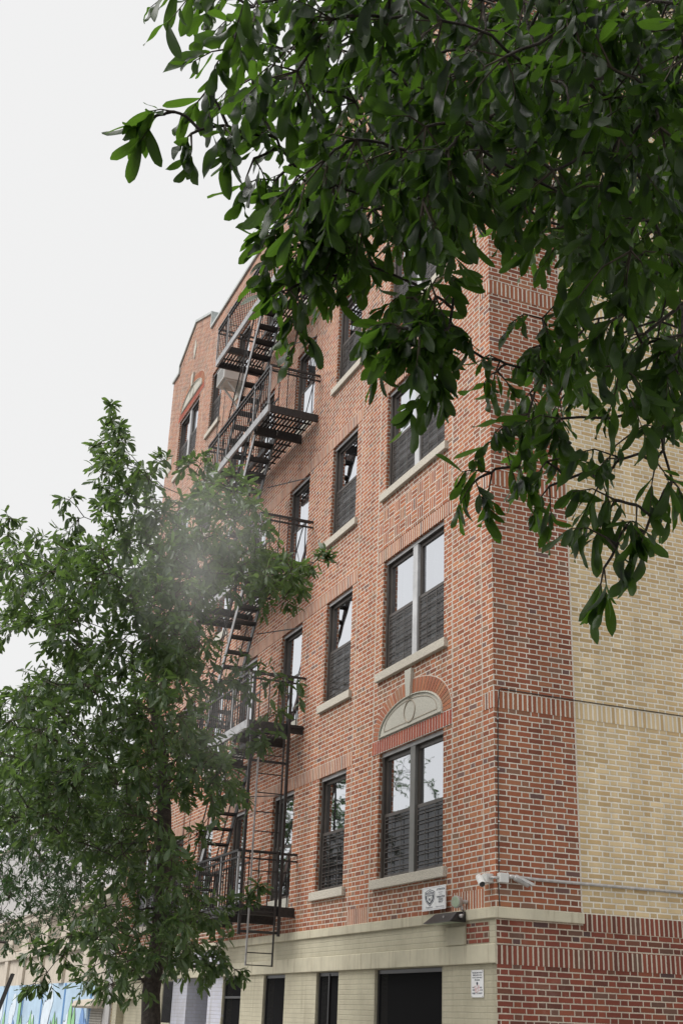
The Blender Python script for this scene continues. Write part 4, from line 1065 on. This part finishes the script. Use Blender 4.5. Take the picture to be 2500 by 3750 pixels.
A([(0,2560),(140,2480),(300,2430),(420,2520),(600,2480),(700,2460),(800,2500),(700,2560),(660,2640),(780,2700),(830,2760),(800,2860),(830,2900),(760,2930),(620,2900),(400,2840),(200,2900),(0,2880)], 155, 13.4, 17.8, 40, sky_holes, r=(.22,.34))
A([(600,2320),(740,2260),(760,2330),(700,2440),(600,2480)], 8, 14.5, 16.8, 40, r=(.2,.3))
A([(0,2860),(400,2840),(560,2900),(580,3060),(420,3150),(200,3050),(0,3000)], 60, 13.6, 17.5, 50, [(340,2880,60,60)]+TH, r=(.2,.32))
A([(380,3060),(620,3080),(700,3180),(760,3300),(840,3440),(780,3540),(600,3560),(480,3640),(300,3560),(200,3480),(250,3360),(360,3280)], 68, 13.4, 16.2, 42, r=(.2,.32))
cl += [(deep(u_,v_,15.2), .22, 4, 7) for u_, v_ in ((860,2440),(940,2470),(1010,2480),(900,2510),(820,2480),(1070,2500),(760,2440),(900,2150),(960,2190),(1060,2120))]
cl += [(deep(130,3600,14.2), .16), (deep(175,3560,14.2), .2), (deep(230,3500,14.3), .2), (deep(130,3480,14.3), .18), (deep(860,3550,14.6), .14), (deep(790,3510,14.6), .17), (deep(700,3480,14.6), .2), (deep(900,3300,14.8), .12), (deep(820,3330,14.8), .16), (deep(940,3250,14.8), .1),
       (deep(720,3060,15), .18), (deep(680,3160,15), .15), (deep(860,2920,15.2), .22), (deep(1000,2620,15.4), .2), (deep(900,2700,15.2), .2), (deep(960,2700,15.2), .2), (deep(1150,2060,15.4), .16), (deep(1185,2040,15.4), .10),(deep(1080,2140,15.4), .2),(deep(1040,2190,15.4), .2)]
nA = grow_tree(t1, trunkM, cl, MAT['leafM'], .145, 7, 6, rows=5, droop=.40, base_r=.014, up=.1, wr=(.32,.44))
# ---- the further street oak at the left edge
base2 = np.array((-22.0, -3.5, GROUND-.05))
t2 = empty('street_tree', tuple(base2), 'second street oak further along the kerb at the left edge, above the limestone building', 'tree', 'street trees')
trunkF = [(base2, .17), (base2+np.array((0,0,2.4)), .13), (base2+np.array((.1,0,4.0)), .10), (base2+np.array((.2,0.1,5.6)), .06), (base2+np.array((.2,0,7.0)), .03)]
cl = []
A([(0,2700),(200,2760),(420,2840),(460,3000),(500,3120),(420,3200),(300,3260),(240,3330),(140,3420),(0,3470)], 230, 24, 31, 22, [(70,3330,40,60)], r=(.3,.5))
A([(-250,2500),(0,2600),(0,3400),(-250,3350)], 45, 24, 31, 40, r=(.35,.5))
nB = grow_tree(t2, trunkF, cl, MAT['leafF'], .140, 8, 6, rows=4, droop=.4, base_r=.02, wr=(.32,.42))
# ---- the near tree that overhangs the camera from the right
base3 = np.array((9.3, -3.05, GROUND-.05))
t3 = empty('overhanging_tree', tuple(base3), 'near oak whose dark drooping branches and big leaves hang over the top right', 'tree', 'street trees')
trunkN = [(base3, .20), (base3+np.array((0,0,2.2)), .16), (base3+np.array((-.1,-.1,3.8)), .13), (base3+np.array((-.2,-.2,5.0)), .09), (base3+np.array((-.4,-.3,6.2)), .05), (base3+np.array((-.6,-.4,7.2)), .03)]
cl = []
gaps = [(1180,640,60,40),(1300,250,50,40)]
A([(700,-900),(3400,-900),(3400,900),(2700,900),(2600,-150),(820,-120)], 110, 3.6, 7.5, 170, r=(.25,.4))  # leaves out of view above and right, added to shade the visible crown
A([(820,-60),(2600,-100),(2600,500),(2500,900),(2400,980),(2150,900),(1950,800),(1750,760),(1500,770),(1380,760),(1280,700),(1180,600),(1090,380),(960,370),(880,280),(900,100)], 185, 3.9, 6.6, 95, gaps, r=(.16,.26))
A([(1350,-60),(2600,-100),(2600,1200),(2330,1020),(2050,830),(1800,740),(1500,690)], 140, 5.5, 8.6, 85, r=(.22,.36))
A([(1140,520),(1330,500),(1400,780),(1310,920),(1190,900),(1110,800),(1090,640)], 14, 4.6, 5.8, 75, r=(.13,.2))
A([(1500,1060),(1640,1020),(1690,1120),(1640,1270),(1560,1270),(1450,1190)], 9, 4.2, 4.8, 65, r=(.12,.17))
A([(1880,1100),(2120,1100),(2160,1350),(2060,1560),(1980,1650),(1900,1600),(1900,1400),(1850,1270)], 13, 4.6, 6.4, 70, r=(.13,.2))
A([(2200,1150),(2560,1100),(2560,1450),(2400,1400),(2280,1380),(2220,1250)], 11, 4.2, 6.2, 80, r=(.14,.22))
cl += [(deep(u, v-60, d), .13, 2, 6) for u, v, d in ((1040,620,4.6),(1090,700,4.7),(1150,760,4.7),(1010,720,4.6),(1120,860,4.8),(1060,900,4.7),(1180,940,4.8),(1110,960,4.8),(1220,1000,4.9),(1100,1100,4.8),(1080,1200,4.8),(1330,1000,4.9),(1260,960,4.9),(930,640,4.5),(1000,560,4.5))]
cl += [(deep(u, v-70, d), r*1.3, 2, 6) for u, v, d, r in ((640,480,4.3,.12),(560,500,4.3,.08),(700,560,4.3,.09),(760,400,4.4,.12),(820,530,4.4,.12),(830,250,4.4,.12),(870,130,4.5,.12),(820,40,4.6,.12),(900,560,4.4,.12),(960,500,4.5,.12),(990,800,4.8,.07),
       (1080,820,4.7,.10),(1060,1130,4.7,.12),(1090,1280,4.7,.10),(1110,1020,4.7,.12),(1180,1000,4.8,.12),(1230,1080,4.8,.12),(1000,930,4.8,.09),(1040,990,4.8,.1),(1370,1050,4.8,.13),(1300,1000,4.8,.12),(1280,900,4.8,.13),
       (1480,1250,4.4,.10),(1450,1330,4.4,.10),(1590,1440,4.4,.10),(1550,1500,4.4,.08),(1660,1130,4.4,.12),(1650,1260,4.4,.12),
       (1740,1830,4.8,.07),(1800,1800,4.8,.09),(1900,1780,4.8,.12),(1840,1660,4.9,.12),(2010,1850,4.8,.10),(2000,1760,4.8,.12),(1830,1390,5,.13),(1820,1430,5,.1),
       (2320,1650,4.5,.14),(2420,1640,4.5,.12),(2280,1750,4.5,.14),(2400,1760,4.5,.12),(2250,1900,4.4,.12),(2330,1920,4.4,.12),(2220,2040,4.4,.12),(2290,2000,4.4,.10),(2210,2150,4.4,.09),(2360,2020,4.4,.07),(2200,1830,4.5,.10),(2460,1830,4.5,.08))]
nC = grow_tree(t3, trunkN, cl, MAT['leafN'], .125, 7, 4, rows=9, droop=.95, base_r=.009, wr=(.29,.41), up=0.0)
print('leaves', nA, nB, nC)
# planting pits
structure('tree_pit', MB().box(base_g[0]-.6,base_g[0]+.6,-3.5,-2.4,GROUND-.1,GROUND+.006).box(base2[0]-.6,base2[0]+.6,-3.75,-2.65,GROUND-.1,GROUND+.006).box(base3[0]-.6,base3[0]+.6,-3.6,-2.5,GROUND-.1,GROUND+.006), MAT['soil'])

# ------------------------------------------------------------------ drifting steam in front of the oak
def steam(name, centre, rad, dens, label):
    m = bpy.data.materials.new(name+'_vapour'); m.use_nodes = True; E_.nt = t = m.node_tree; t.nodes.clear()
    out = t.nodes.new('ShaderNodeOutputMaterial'); pv = t.nodes.new('ShaderNodeVolumePrincipled')
    pv.inputs['Color'].default_value = (1,1,1,1); pv.inputs['Anisotropy'].default_value = 0.0
    tc = t.nodes.new('ShaderNodeTexCoord'); vm = t.nodes.new('ShaderNodeVectorMath'); vm.operation = 'LENGTH'; t.links.new(tc.outputs['Object'], vm.inputs[0])
    fall = 1-smooth(E_(vm.outputs['Value']), 0.0, 0.98)
    n = noise(tc.outputs['Object'], 2.3, 4, .6)
    d = fall*(0.12+0.88*smooth(n, .30, .70))*dens
    t.links.new(d.k, pv.inputs['Density']); t.links.new(pv.outputs[0], out.inputs['Volume'])
    mb = MB(); N, K = 12, 20
    me = bpy.data.meshes.new(name); vs = [(0,0,1)]+[(math.sin(math.pi*i/N)*math.cos(2*math.pi*j/K), math.sin(math.pi*i/N)*math.sin(2*math.pi*j/K), math.cos(math.pi*i/N)) for i in range(1,N) for j in range(K)]+[(0,0,-1)]
    fs = [(0,1+j,1+(j+1)%K) for j in range(K)]+[(1+i*K+j,1+(i+1)*K+j,1+(i+1)*K+(j+1)%K,1+i*K+(j+1)%K) for i in range(N-2) for j in range(K)]+[(len(vs)-1,1+(N-2)*K+(j+1)%K,1+(N-2)*K+j) for j in range(K)]
    me.from_pydata(vs, [], fs); me.materials.append(m); o = bpy.data.objects.new(name, me); COL.objects.link(o)
    o.location = centre; o.scale = rad; props(o, label, 'steam', 'puffs of steam', 'stuff'); return o
steam('steam_puff', deep(725,2000,12.3), (1.5,1.0,1.3), 0.26, 'large white puff of steam drifting in front of the upper oak crown')
steam('steam_puff', deep(830,2600,12.2), (1.0,.7,1.0), 0.12, 'smaller faint puff of steam in front of the lower balcony')

for o in bpy.data.objects:
    if '_o' in o: del o['_o']
